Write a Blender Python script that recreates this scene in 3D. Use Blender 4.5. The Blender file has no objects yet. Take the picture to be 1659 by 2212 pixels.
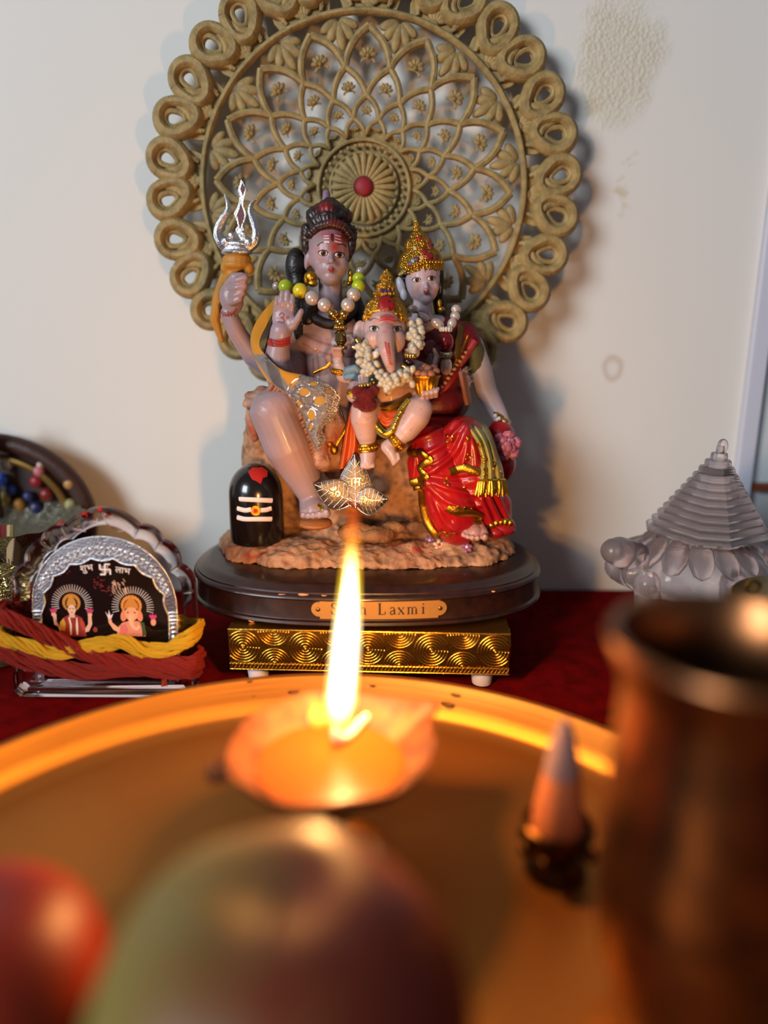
import bpy, bmesh, math, random
import numpy as np
from mathutils import Vector as V, Matrix, noise
from mathutils.bvhtree import BVHTree
random.seed(7)
PI = math.pi
sc = bpy.context.scene
COL = sc.collection

# ---------------------------------------------------------------- camera, light, exposure
# work unit is the centimetre (converted to metres when meshes are written); table top is z = 0
F = 1609.0
PITCH = math.radians(14.9)
H = 20.0
cP, sP = math.cos(PITCH), math.sin(PITCH)
cam = bpy.data.cameras.new('camera')
cam.sensor_fit = 'VERTICAL'
cam.sensor_height = 36.0
cam.sensor_width = 36.0
cam.lens = F / 2212 * 36.0
cam.clip_start = 0.005
cam.dof.use_dof = True
cam.dof.focus_distance = 0.424
cam.dof.aperture_fstop = 1.95
camo = bpy.data.objects.new('camera', cam)
camo.location = (0, 0, H * .01)
camo.rotation_euler = (math.radians(90) - PITCH, 0, 0)
COL.objects.link(camo)
sc.camera = camo

world = bpy.data.worlds.new('room_air')
sc.world = world
world.use_nodes = True
bg = world.node_tree.nodes['Background']
bg.inputs[0].default_value = (0.80, 0.86, 1.0, 1)
bg.inputs[1].default_value = 0.15

def area_light(name, loc, target, sx, sy, power, col):
    l = bpy.data.lights.new(name, 'AREA')
    l.shape = 'RECTANGLE'; l.size = sx; l.size_y = sy; l.energy = power; l.color = col
    o = bpy.data.objects.new(name, l)
    o.location = loc
    o.rotation_euler = (V(target) - V(loc)).to_track_quat('-Z', 'Y').to_euler()
    COL.objects.link(o)
    return o
area_light('window_daylight', (-1.67, -1.5, 0.95), (0.0, 0.5, 0.28), 0.95, 0.95, 62, (0.86, 0.94, 1.0))
FLAME_POWER = 1.15

vs = sc.view_settings
sc.display_settings.display_device = 'sRGB'
vs.view_transform = 'Standard'
vs.look = 'None'
vs.gamma = 1.0
vs.exposure = 0.0
vs.use_curve_mapping = False
try:
    sc.cycles.max_bounces = 10
    sc.cycles.transparent_max_bounces = 16
    sc.cycles.sample_clamp_indirect = 6.0
    sc.cycles.caustics_refractive = False
    sc.cycles.use_denoising = True
except Exception:
    pass

# ---------------------------------------------------------------- pixel <-> world helpers
def ray(u, v):
    dx = (u - 829.5) / F; dy = (1106 - v) / F
    return V((dx, cP + dy * sP, -sP + dy * cP))
def at(u, v, Y):
    r = ray(u, v); t = Y / r.y
    return V((r.x * t, Y, H + r.z * t))
def on(u, v, Z):
    r = ray(u, v); t = (Z - H) / r.z
    return V((r.x * t, r.y * t, Z))
def k(u, v, Y):
    return Y / ray(u, v).y / F

# ---------------------------------------------------------------- materials
def lin(h):
    h = h.lstrip('#')
    r = []
    for i in (0, 2, 4):
        c = int(h[i:i + 2], 16) / 255
        r.append(c / 12.92 if c <= .04045 else ((c + .055) / 1.055) ** 2.4)
    return (r[0], r[1], r[2], 1)
MATS = {}
def M(name, col, rough=.5, metal=0., bump=None, var=None, coat=0., sss=0., trans=0., ior=1.45, attr=False, spec=None, aniso=0., wave=None, sheen=0.):
    """col hex; bump=(scale per cm, strength, kind); var=(scale per cm, hex2, low, high)"""
    if name in MATS:
        return MATS[name]
    m = bpy.data.materials.new(name); m.use_nodes = True
    nt = m.node_tree; N = nt.nodes; L = nt.links
    b = N['Principled BSDF']
    b.inputs['Base Color'].default_value = lin(col)
    b.inputs['Roughness'].default_value = rough
    b.inputs['Metallic'].default_value = metal
    b.inputs['IOR'].default_value = ior
    b.inputs['Transmission Weight'].default_value = trans
    b.inputs['Coat Weight'].default_value = coat
    b.inputs['Coat Roughness'].default_value = .08
    if spec is not None: b.inputs['Specular IOR Level'].default_value = spec
    if sheen: b.inputs['Sheen Weight'].default_value = sheen; b.inputs['Sheen Roughness'].default_value = .4
    if sss:
        b.inputs['Subsurface Weight'].default_value = sss
        b.inputs['Subsurface Radius'].default_value = (.003, .0015, .001)
        b.inputs['Subsurface Scale'].default_value = .5
    if aniso: b.inputs['Anisotropic'].default_value = aniso
    tc = N.new('ShaderNodeTexCoord')
    src = None
    if attr:
        a = N.new('ShaderNodeAttribute'); a.attribute_name = 'Col'
        src = a.outputs['Color']
    if var:
        n = N.new('ShaderNodeTexNoise'); n.inputs['Scale'].default_value = var[0] * 100; n.inputs['Detail'].default_value = 6
        r = N.new('ShaderNodeMapRange')
        r.inputs['From Min'].default_value = var[2] if len(var) > 2 else .4
        r.inputs['From Max'].default_value = var[3] if len(var) > 3 else .65
        L.new(tc.outputs['Object'], n.inputs['Vector']); L.new(n.outputs['Fac'], r.inputs['Value'])
        mx = N.new('ShaderNodeMix'); mx.data_type = 'RGBA'
        L.new(r.outputs['Result'], mx.inputs['Factor'])
        if src is not None: L.new(src, mx.inputs['A'])
        else: mx.inputs['A'].default_value = lin(col)
        mx.inputs['B'].default_value = lin(var[1])
        src = mx.outputs['Result']
    if src is not None:
        L.new(src, b.inputs['Base Color'])
    if bump:
        kind = bump[2] if len(bump) > 2 else 'noise'
        if kind == 'voronoi':
            n = N.new('ShaderNodeTexVoronoi'); out = n.outputs['Distance']
        else:
            n = N.new('ShaderNodeTexNoise'); n.inputs['Detail'].default_value = 5; out = n.outputs['Fac']
        n.inputs['Scale'].default_value = bump[0] * 100
        L.new(tc.outputs['Object'], n.inputs['Vector'])
        bp = N.new('ShaderNodeBump'); bp.inputs['Strength'].default_value = bump[1]; bp.inputs['Distance'].default_value = .001
        L.new(out, bp.inputs['Height']); L.new(bp.outputs['Normal'], b.inputs['Normal'])
    MATS[name] = m
    return m

# ---------------------------------------------------------------- mesh builder
ORG = {}
class G:
    def __init__(self): self.v = []; self.f = []
    def add(self, vs, fs):
        o = len(self.v); self.v += [V(p) for p in vs]; self.f += [tuple(i + o for i in f) for f in fs]; return self
    def ell(self, c, r, rot=None, seg=16, rings=10):
        c = V(c); vs = []; fs = []
        if not hasattr(r, '__len__'): r = (r, r, r)
        vs.append(V((0, 0, r[2])))
        for i in range(1, rings):
            th = PI * i / rings
            for j in range(seg):
                ph = 2 * PI * j / seg
                vs.append(V((r[0] * math.sin(th) * math.cos(ph), r[1] * math.sin(th) * math.sin(ph), r[2] * math.cos(th))))
        vs.append(V((0, 0, -r[2])))
        for j in range(seg): fs.append((0, 1 + j, 1 + (j + 1) % seg))
        for i in range(rings - 2):
            for j in range(seg):
                a = 1 + i * seg + j; b = 1 + i * seg + (j + 1) % seg
                fs.append((a, a + seg, b + seg, b))
        e = len(vs) - 1; s0 = 1 + (rings - 2) * seg
        for j in range(seg): fs.append((e, s0 + (j + 1) % seg, s0 + j))
        if rot is not None: vs = [rot @ p for p in vs]
        return self.add([p + c for p in vs], fs)
    def tube(self, pts, rad, seg=8, closed=False, flat=None, up=None, caps=True, twist=0.):
        """swept tube. rad scalar or list. flat=(a,b) scales the section along (binormal, normal)"""
        pts = [V(p) for p in pts]; n = len(pts)
        if n < 2: return self
        if not hasattr(rad, '__len__'): rad = [rad] * n
        T = []
        for i in range(n):
            a = pts[(i - 1) % n] if (closed or i > 0) else pts[i]
            b = pts[(i + 1) % n] if (closed or i < n - 1) else pts[i]
            t = (b - a)
            T.append(t.normalized() if t.length > 1e-9 else V((0, 0, 1)))
        nrm = V(up) if up is not None else (V((0, 0, 1)) if abs(T[0].z) < .9 else V((1, 0, 0)))
        vs = []; fs = []
        fa, fb = flat if flat else (1, 1)
        for i in range(n):
            if up is not None: nrm = V(up)
            nrm = (nrm - T[i] * nrm.dot(T[i]))
            if nrm.length < 1e-6: nrm = T[i].orthogonal()
            nrm.normalize(); bi = T[i].cross(nrm)
            for j in range(seg):
                a = 2 * PI * j / seg + twist * i
                vs.append(pts[i] + (bi * math.cos(a) * fa + nrm * math.sin(a) * fb) * rad[i])
        m = n if closed else n - 1
        for i in range(m):
            for j in range(seg):
                a = i * seg + j; b = i * seg + (j + 1) % seg
                c = ((i + 1) % n) * seg + (j + 1) % seg; d = ((i + 1) % n) * seg + j
                fs.append((a, b, c, d))
        if not closed and caps:
            fs.append(tuple(range(seg - 1, -1, -1)))
            fs.append(tuple((n - 1) * seg + j for j in range(seg)))
        return self.add(vs, fs)
    def cap(self, a, ra, b, rb, seg=22):
        """tapered capsule"""
        a = V(a); b = V(b); d = b - a; L = d.length
        if L < 1e-6: return self.ell(a, max(ra, rb), seg=seg)
        d.normalize(); pts = []; rr = []
        for i in range(5):
            th = PI / 2 * (1 - i / 4); pts.append(a - d * ra * math.sin(th)); rr.append(max(ra * math.cos(th), .001))
        for i in range(5):
            th = PI / 2 * (i / 4); pts.append(b + d * rb * math.sin(th)); rr.append(max(rb * math.cos(th), .001))
        return self.tube(pts, rr, seg)
    def limb(self, lst):
        """capsules through (u, v, Y, r px)"""
        for a, b in zip(lst[:-1], lst[1:]):
            self.cap(at(*a[:3]), a[3] * k(*a[:3]), at(*b[:3]), b[3] * k(*b[:3]))
        return self
    def el(self, u, v, Y, rx, ry, rz, tilt=0., seg=16, rings=12):
        """ellipsoid at a pixel and depth, radii px, tilt in the picture plane in degrees"""
        s = k(u, v, Y)
        return self.ell(at(u, v, Y), (rx * s, ry * s, rz * s), Matrix.Rotation(math.radians(tilt), 3, 'Y') if tilt else None, seg, rings)
    def lathe(self, prof, c=(0, 0, 0), seg=32, mod=None, close=True):
        """profile [(r, z)] about the vertical through c; mod(theta, i) scales r"""
        c = V(c); vs = []; fs = []; n = len(prof)
        for i, (r, z) in enumerate(prof):
            for j in range(seg):
                a = 2 * PI * j / seg; rr = max(r, 1e-4) * (mod(a, i) if mod else 1)
                vs.append(c + V((rr * math.cos(a), rr * math.sin(a), z)))
        for i in range(n - 1):
            for j in range(seg):
                fs.append((i * seg + j, i * seg + (j + 1) % seg, (i + 1) * seg + (j + 1) % seg, (i + 1) * seg + j))
        if close:
            fs.append(tuple(range(seg - 1, -1, -1))); fs.append(tuple((n - 1) * seg + j for j in range(seg)))
        return self.add(vs, fs)
    def box(self, c, h, rot=None):
        c = V(c); vs = []
        for x in (-1, 1):
            for y in (-1, 1):
                for z in (-1, 1):
                    p = V((x * h[0], y * h[1], z * h[2]))
                    vs.append(c + (rot @ p if rot is not None else p))
        return self.add(vs, [(0, 1, 3, 2), (4, 6, 7, 5), (0, 4, 5, 1), (2, 3, 7, 6), (0, 2, 6, 4), (1, 5, 7, 3)])
    def grid(self, fn, nu, nv, cu=False, cv=False):
        vs = [fn(i / (nu if cu else nu - 1), j / (nv if cv else nv - 1)) for i in range(nu) for j in range(nv)]
        fs = []
        for i in range(nu if cu else nu - 1):
            for j in range(nv if cv else nv - 1):
                i2 = (i + 1) % nu; j2 = (j + 1) % nv
                fs.append((i * nv + j, i2 * nv + j, i2 * nv + j2, i * nv + j2))
        return self.add(vs, fs)
    def prism(self, pts, frm, d):
        """closed 2-D outline pts -> solid: frm(x, y, t) maps to the world, t = 0 (front) .. d (back)"""
        n = len(pts)
        vs = [frm(x, y, 0) for x, y in pts] + [frm(x, y, d) for x, y in pts]
        fs = [tuple(range(n)), tuple(range(2 * n - 1, n - 1, -1))]
        for i in range(n):
            j = (i + 1) % n
            fs.append((j, i, n + i, n + j))
        return self.add(vs, fs)
    def build(self, name, mat, parent=None, org=None, smooth=True, data=None, angle=40, props=None):
        o0 = ORG[parent.name] if parent is not None else (V(org) if org is not None else V((0, 0, 0)))
        me = bpy.data.meshes.new(name)
        me.from_pydata([((p - o0) * .01)[:] for p in self.v], [], self.f)
        me.update()
        if smooth:
            for p in me.polygons: p.use_smooth = True
            if angle:
                bm = bmesh.new(); bm.from_mesh(me)
                bmesh.ops.recalc_face_normals(bm, faces=bm.faces)
                ang = math.radians(angle)
                for e in bm.edges:
                    if len(e.link_faces) == 2 and e.calc_face_angle(0) > ang: e.smooth = False
                bm.to_mesh(me); bm.free()
        else:
            bm = bmesh.new(); bm.from_mesh(me); bmesh.ops.recalc_face_normals(bm, faces=bm.faces); bm.to_mesh(me); bm.free()
        return link(name, me, mat, parent, o0)

def link(name, me, mat, parent, o0):
    if mat is not None:
        me.materials.clear(); me.materials.append(mat)
    o = bpy.data.objects.new(name, me); COL.objects.link(o)
    if parent is not None: o.parent = parent
    else: o.location = o0 * .01
    ORG[o.name] = o0.copy()
    return o
def thing(name, label, cat, loc=(0, 0, 0), group=None):
    o = bpy.data.objects.new(name, None); COL.objects.link(o)
    o.empty_display_size = .02
    o.location = V(loc) * .01; ORG[o.name] = V(loc)
    o['label'] = label; o['category'] = cat
    if group: o['group'] = group
    return o
def tag(o, label, cat, group=None):
    o['label'] = label; o['category'] = cat
    if group: o['group'] = group
    return o
def structure(o): o['kind'] = 'structure'; return o

def remesh(g, voxel, smooth=4, fac=.5):
    """union everything in g into one skin; returns (verts cm array, faces)"""
    me = bpy.data.meshes.new('tmp'); me.from_pydata([(p * .01)[:] for p in g.v], [], g.f); me.update()
    bm = bmesh.new(); bm.from_mesh(me); bmesh.ops.recalc_face_normals(bm, faces=bm.faces); bm.to_mesh(me); bm.free()
    o = bpy.data.objects.new('tmp', me); COL.objects.link(o)
    m = o.modifiers.new('r', 'REMESH'); m.mode = 'VOXEL'; m.voxel_size = voxel * .01
    if smooth:
        s = o.modifiers.new('s', 'SMOOTH'); s.factor = fac; s.iterations = smooth
    dg = bpy.context.evaluated_depsgraph_get()
    ev = o.evaluated_get(dg); m2 = bpy.data.meshes.new_from_object(ev)
    bpy.data.objects.remove(o); bpy.data.meshes.remove(me)
    n = len(m2.vertices); co = np.empty(n * 3, 'f'); m2.vertices.foreach_get('co', co)
    co = co.reshape(-1, 3) * 100
    return co, m2
def sculpt(g, name, mat, parent=None, org=None, voxel=.08, smooth=4, disp=None, paint=None):
    co, me = remesh(g, voxel, smooth)
    o0 = ORG[parent.name] if parent is not None else (V(org) if org is not None else V((0, 0, 0)))
    if disp is not None:
        nr = np.empty(len(me.vertices) * 3, 'f'); me.vertices.foreach_get('normal', nr); nr = nr.reshape(-1, 3)
        co = co + nr * disp(co, nr)[:, None]
    col = paint(co) if paint is not None else None
    me.vertices.foreach_set('co', ((co - np.array(o0[:])) * .01).astype('f').ravel()); me.update()
    me.name = name
    me.polygons.foreach_set('use_smooth', [True] * len(me.polygons))
    if col is not None:
        a = me.color_attributes.new('Col', 'FLOAT_COLOR', 'POINT')
        c4 = np.ones((len(co), 4), 'f'); c4[:, :3] = col
        a.data.foreach_set('color', c4.ravel())
    o = link(name, me, mat, parent, o0)
    o['_tmp'] = 1; del o['_tmp']
    return o, Skin(co, me)
class Skin:
    """finished surface, to lay painted features and trims on"""
    def __init__(self, co, me=None, faces=None):
        fs = [tuple(p.vertices) for p in me.polygons] if me is not None else faces
        self.t = BVHTree.FromPolygons([V(c) for c in co.tolist()], fs)
    def hit(self, u, v):
        d = ray(u, v).normalized()
        p, n, i, t = self.t.ray_cast(V((0, 0, H)), d)
        if p is None: return None, None
        if n.dot(d) > 0: n = -n
        return p, n
    def line(self, g, pts, w, lift=.3, seg=6, w_end=None, n=4, flat=(1, .5)):
        """raised stroke through pixel points; w half-width px"""
        P = spline2(pts, n); out = []; rr = []; N = None
        for i, (u, v) in enumerate(P):
            p, nn = self.hit(u, v)
            if p is None: continue
            N = nn
            s = p.y / ray(u, v).y / F
            f = 1. if w_end is None else (1 - i / (len(P) - 1)) + w_end * i / (len(P) - 1)
            out.append(p + nn * w * s * lift * .5); rr.append(max(w * f * s, .004))
        if len(out) > 1: g.tube(out, rr, seg, flat=flat, up=N)
        return g
    def patch(self, g, outline, lift=.02, rings=3):
        """filled raised patch with a pixel outline"""
        cu = sum(p[0] for p in outline) / len(outline); cv = sum(p[1] for p in outline) / len(outline)
        vs = []; fs = []; n = len(outline)
        p, nn = self.hit(cu, cv)
        if p is None: return g
        last = nn; vs.append(p + nn * lift)
        for r in range(1, rings + 2):
            q = min(r / rings, 1.0)
            for (u, v) in outline:
                p, nn = self.hit(cu + (u - cu) * q, cv + (v - cv) * q)
                if p is None: p = vs[-1] if vs else V(); nn = last
                last = nn
                vs.append(p + nn * (lift if r <= rings else -lift))
        for j in range(n): fs.append((0, 1 + j, 1 + (j + 1) % n))
        for r in range(rings):
            for j in range(n):
                a = 1 + r * n + j; b = 1 + r * n + (j + 1) % n
                fs.append((a, a + n, b + n, b))
        return g.add(vs, fs)
    def near(self, p): return self.t.find_nearest(V(p))
def spline2(pts, n=4):
    if len(pts) < 3: 
        return [tuple(pts[0][c] + (pts[-1][c] - pts[0][c]) * i / n for c in range(len(pts[0]))) for i in range(n + 1)]
    P = [pts[0]] + list(pts) + [pts[-1]]; out = []
    for i in range(1, len(P) - 2):
        for j in range(n):
            t = j / n; r = []
            for c in range(len(pts[0])):
                a, b, d, e = P[i - 1][c], P[i][c], P[i + 1][c], P[i + 2][c]
                r.append(.5 * (2 * b + (d - a) * t + (2 * a - 5 * b + 4 * d - e) * t * t + (3 * b - a - 3 * d + e) * t ** 3))
            out.append(tuple(r))
    out.append(tuple(pts[-1])); return out
def spline(pts, n=4): return [V(p) for p in spline2([tuple(p) for p in pts], n)]
def oval(u, v, a, b, n=14, tilt=0.):
    c, s = math.cos(math.radians(tilt)), math.sin(math.radians(tilt)); r = []
    for i in range(n):
        t = 2 * PI * i / n; x = a * math.cos(t); y = b * math.sin(t)
        r.append((u + x * c - y * s, v + x * s + y * c))
    return r
# ---------------------------------------------------------------- materials used all over
brass = M('brushed_brass', '#c79a45', .28, 1., bump=(6, .05))
gold = M('gold_paint', '#c9962f', .28, 1., bump=(14, .35))
goldb = M('polished_gold', '#d8ad5a', .16, 1.)
silver = M('silver_foil', '#e4e4e6', .22, 1., bump=(16, .5))

# ---------------------------------------------------------------- room shell
WALL_Y = 52.0
def wall_mat():
    m = M('painted_plaster', '#dcd9d3', .75)
    nt = m.node_tree; N = nt.nodes; L = nt.links; b = N['Principled BSDF']
    tc = N.new('ShaderNodeTexCoord')
    # damp blistered patch beside the mandala, with faint tide marks below it
    c = at(1335, 130, WALL_Y)
    def blob(cx, cz, sx, sz, lo, hi, nscale, namp):
        mp = N.new('ShaderNodeMapping'); mp.inputs['Location'].default_value = (-cx * .01 / sx, 0, -cz * .01 / sz)
        mp.inputs['Scale'].default_value = (1 / sx, 0, 1 / sz)
        L.new(tc.outputs['Object'], mp.inputs['Vector'])
        ln = N.new('ShaderNodeVectorMath'); ln.operation = 'LENGTH'; L.new(mp.outputs['Vector'], ln.inputs[0])
        nz = N.new('ShaderNodeTexNoise'); nz.inputs['Scale'].default_value = nscale; nz.inputs['Detail'].default_value = 4
        L.new(tc.outputs['Object'], nz.inputs['Vector'])
        ma = N.new('ShaderNodeMath'); ma.operation = 'MULTIPLY_ADD'; ma.inputs[1].default_value = namp
        L.new(nz.outputs['Fac'], ma.inputs[0]); L.new(ln.outputs['Value'], ma.inputs[2])
        r = N.new('ShaderNodeMapRange'); r.inputs['From Min'].default_value = hi; r.inputs['From Max'].default_value = lo
        L.new(ma.outputs[0], r.inputs['Value']); return r.outputs['Result']
    patch = blob(c.x, c.z, .028, .040, 1.15, 1.6, 60, 1.0)
    v = N.new('ShaderNodeTexVoronoi'); v.inputs['Scale'].default_value = 420
    L.new(tc.outputs['Object'], v.inputs['Vector'])
    mu = N.new('ShaderNodeMath'); mu.operation = 'MULTIPLY'; L.new(v.outputs['Distance'], mu.inputs[0]); L.new(patch, mu.inputs[1])
    bp = N.new('ShaderNodeBump'); bp.inputs['Strength'].default_value = .5; bp.inputs['Distance'].default_value = .0012
    L.new(mu.outputs[0], bp.inputs['Height']); L.new(bp.outputs['Normal'], b.inputs['Normal'])
    mx = N.new('ShaderNodeMix'); mx.data_type = 'RGBA'; mx.inputs['A'].default_value = lin('#dcd9d3'); mx.inputs['B'].default_value = lin('#cfc9b8')
    L.new(patch, mx.inputs['Factor'])
    c2 = at(1325, 320, WALL_Y)
    st = blob(c2.x, c2.z, .026, .055, 1.2, 1.45, 45, 1.0)
    nz = N.new('ShaderNodeTexNoise'); nz.inputs['Scale'].default_value = 35; nz.inputs['Detail'].default_value = 3; nz.inputs['Distortion'].default_value = 1.5
    L.new(tc.outputs['Object'], nz.inputs['Vector'])
    r2 = N.new('ShaderNodeMapRange'); r2.inputs['From Min'].default_value = .54; r2.inputs['From Max'].default_value = .66
    L.new(nz.outputs['Fac'], r2.inputs['Value'])
    m3 = N.new('ShaderNodeMath'); m3.operation = 'MULTIPLY'; L.new(r2.outputs['Result'], m3.inputs[0]); L.new(st, m3.inputs[1])
    mx2 = N.new('ShaderNodeMix'); mx2.data_type = 'RGBA'; L.new(m3.outputs[0], mx2.inputs['Factor']); L.new(mx.outputs['Result'], mx2.inputs['A'])
    mx2.inputs['B'].default_value = lin('#c9bfa8')
    # one ring shaped stain
    c3 = at(1324, 796, WALL_Y)
    rg = blob(c3.x, c3.z, .0085, .010, .55, .95, 80, .6)
    rb = blob(c3.x, c3.z, .0085, .010, 1.05, 1.35, 80, .6)
    sb = N.new('ShaderNodeMath'); sb.operation = 'SUBTRACT'; sb.use_clamp = True; L.new(rb, sb.inputs[0]); L.new(rg, sb.inputs[1])
    s2 = N.new('ShaderNodeMath'); s2.operation = 'MULTIPLY'; L.new(sb.outputs[0], s2.inputs[0]); s2.inputs[1].default_value = .5
    mx3 = N.new('ShaderNodeMix'); mx3.data_type = 'RGBA'; L.new(s2.outputs[0], mx3.inputs['Factor']); L.new(mx2.outputs['Result'], mx3.inputs['A'])
    mx3.inputs['B'].default_value = lin('#b59f8c')
    L.new(mx3.outputs['Result'], b.inputs['Base Color'])
    return m
XR = at(1612, 800, WALL_Y).x
structure(G().box(((-110 + XR) / 2, WALL_Y + 2, 20), ((XR + 110) / 2, 2, 75)).build('wall_back', wall_mat(), smooth=False))
structure(G().box((XR + .55, WALL_Y - .1, 20), (.5, .5, 75)).build('trim_1', M('white_gloss_trim', '#c6c9d8', .5), smooth=False))
structure(G().box((XR + 1.0 + 40, WALL_Y + 2.1, 20), (40, 2, 75)).build('wall_right', M('pale_blue_panel', '#c2cbcd', .7), smooth=False))

# table under red velvet
velvet = M('red_velvet', '#6e0607', .9, bump=(25, .3), var=(1.2, '#520405', .35, .7), spec=.04)
tb = thing('cloth_covered_table', 'low table covered with dark red velvet cloth under everything', 'table', (0, 20, -8))
def cl(a, b):
    x = -70 + 140 * a; y = -35 + 86.6 * b
    z = .06 * noise.noise(V((x * .12, y * .12, 3))) + .05 * noise.noise(V((x * .4, y * .3, 8)))
    z -= .12
    if y > 49: z += .25 * (y - 49) ** 1.3 * .5
    return V((x, y, z))
G().grid(cl, 70, 60).build('velvet_cloth', velvet, tb)
G().box((0, 8.4, -4.4), (69, 42, 3.8)).build('table_top', M('dark_wood_table', '#3a2015', .5), tb, smooth=False)

# ---------------------------------------------------------------- brass plate
ZR = 2.0
p1, p2, p3 = on(0, 1608, ZR), on(720, 1455, ZR), on(1340, 1586, ZR)
def circ(a, b, c):
    ax, ay, bx, by, cx, cy = a.x, a.y, b.x, b.y, c.x, c.y
    d = 2 * (ax * (by - cy) + bx * (cy - ay) + cx * (ay - by))
    ux = ((ax**2 + ay**2) * (by - cy) + (bx**2 + by**2) * (cy - ay) + (cx**2 + cy**2) * (ay - by)) / d
    uy = ((ax**2 + ay**2) * (cx - bx) + (bx**2 + by**2) * (ax - cx) + (cx**2 + cy**2) * (bx - ax)) / d
    return ux, uy, math.hypot(ax - ux, ay - uy)
PX, PY, PR = circ(p1, p2, p3)
print('plate', PX, PY, PR)
def plate_mat():
    m = M('turned_brass', '#c08f3a', .3, 1.)
    nt = m.node_tree; N = nt.nodes; L = nt.links; b = N['Principled BSDF']
    tc = N.new('ShaderNodeTexCoord'); sp = N.new('ShaderNodeSeparateXYZ'); L.new(tc.outputs['Object'], sp.inputs[0])
    cb = N.new('ShaderNodeCombineXYZ'); L.new(sp.outputs['X'], cb.inputs[0]); L.new(sp.outputs['Y'], cb.inputs[1])
    ln = N.new('ShaderNodeVectorMath'); ln.operation = 'LENGTH'; L.new(cb.outputs[0], ln.inputs[0])
    an = N.new('ShaderNodeMath'); an.operation = 'ARCTAN2'; L.new(sp.outputs['Y'], an.inputs[0]); L.new(sp.outputs['X'], an.inputs[1])
    c2 = N.new('ShaderNodeCombineXYZ'); L.new(ln.outputs['Value'], c2.inputs[0]); L.new(an.outputs[0], c2.inputs[1])
    mp = N.new('ShaderNodeMapping'); mp.inputs['Scale'].default_value = (900, 1.2, 1); L.new(c2.outputs[0], mp.inputs['Vector'])
    nz = N.new('ShaderNodeTexNoise'); nz.inputs['Scale'].default_value = 1.6; nz.inputs['Detail'].default_value = 5; L.new(mp.outputs[0], nz.inputs['Vector'])
    bp = N.new('ShaderNodeBump'); bp.inputs['Strength'].default_value = .25; bp.inputs['Distance'].default_value = .0003
    L.new(nz.outputs['Fac'], bp.inputs['Height']); L.new(bp.outputs['Normal'], b.inputs['Normal'])
    mx = N.new('ShaderNodeMix'); mx.data_type = 'RGBA'; mx.inputs['A'].default_value = lin('#74501a'); mx.inputs['B'].default_value = lin('#8c672a')
    n2 = N.new('ShaderNodeTexNoise'); n2.inputs['Scale'].default_value = 14; n2.inputs['Detail'].default_value = 6; L.new(tc.outputs['Object'], n2.inputs['Vector'])
    L.new(n2.outputs['Fac'], mx.inputs['Factor']); L.new(mx.outputs['Result'], b.inputs['Base Color'])
    rr = N.new('ShaderNodeMapRange'); rr.inputs['To Min'].default_value = .28; rr.inputs['To Max'].default_value = .38; L.new(n2.outputs['Fac'], rr.inputs['Value'])
    L.new(rr.outputs['Result'], b.inputs['Roughness'])
    # fine turning scratches scatter a second, broad lobe
    b2 = N.new('ShaderNodeBsdfPrincipled'); b2.inputs['Metallic'].default_value = .45; b2.inputs['Roughness'].default_value = .6
    b2.inputs['Base Color'].default_value = lin('#a66524'); L.new(bp.outputs['Normal'], b2.inputs['Normal'])
    ms = N.new('ShaderNodeMixShader'); ms.inputs[0].default_value = .5
    L.new(b.outputs[0], ms.inputs[1]); L.new(b2.outputs[0], ms.inputs[2]); L.new(ms.outputs[0], N['Material Output'].inputs['Surface'])
    return m
pl = thing('brass_plate', 'large round turned brass offering plate holding the burning lamp', 'plate', (PX, PY, 0))
prof = [(0, .12), (PR * .5, .12), (PR - 1.7, .12), (PR - 1.15, .22), (PR - .86, .42), (PR - .52, 1.15), (PR - .15, ZR - .05), (PR + .05, ZR), (PR + .12, ZR - .12),
        (PR - .0, ZR - .3), (PR - .38, 1.12), (PR - .7, .4), (PR - 1.1, .06), (PR - 1.7, -.02), (0, -.02)]
prof2 = []
for a, b in zip(prof[:-1], prof[1:]): prof2 += [a]
prof2.append(prof[-1])
G().lathe([(0.0, .12)] + prof[1:], (PX, PY, 0), 128).build('dish', plate_mat(), pl)
water = M('clear_water', '#ffffff', .02, trans=1., ior=1.33)
for i, (u, v, r, z) in enumerate([(540, 1471, 7, 1.75), (635, 1493, 13, 1.3), (806, 1480, 8, 1.7), (968, 1520, 15, 1.0), (985, 1500, 11, 1.3), (548, 1503, 4, 1.2)]):
    # drops cling to the sloping inner side: walk down the view ray to the dish
    zz = ZR
    while zz > .13:
        q = on(u, v, zz); d = math.hypot(q.x - PX, q.y - PY)
        if d < PR and float(np.interp(d, [p_[0] for p_ in prof[2:7]], [p_[1] for p_ in prof[2:7]])) >= zz: break
        zz -= .02
    s = k(u, v, q.y) * r
    w = G().ell((q.x, q.y, zz + .01), (s, s * 1.2, s * .14), seg=14, rings=8).build('water_drop', water, org=(q.x, q.y, zz))
    tag(w, ['clear water drop clinging to plate rim at its left, above the lamp bowl',
            'wide flat water smear on the back plate wall left of the flame',
            'round water drop on back plate wall just right of the flame',
            'largest water trickle on plate wall below right, beside the lamp spout',
            'water patch on plate wall touching the lamp spout tip from above',
            'tiny bright water drop on plate wall below the left rim drop'][i], 'water drop', 'water drops on the plate wall')

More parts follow.
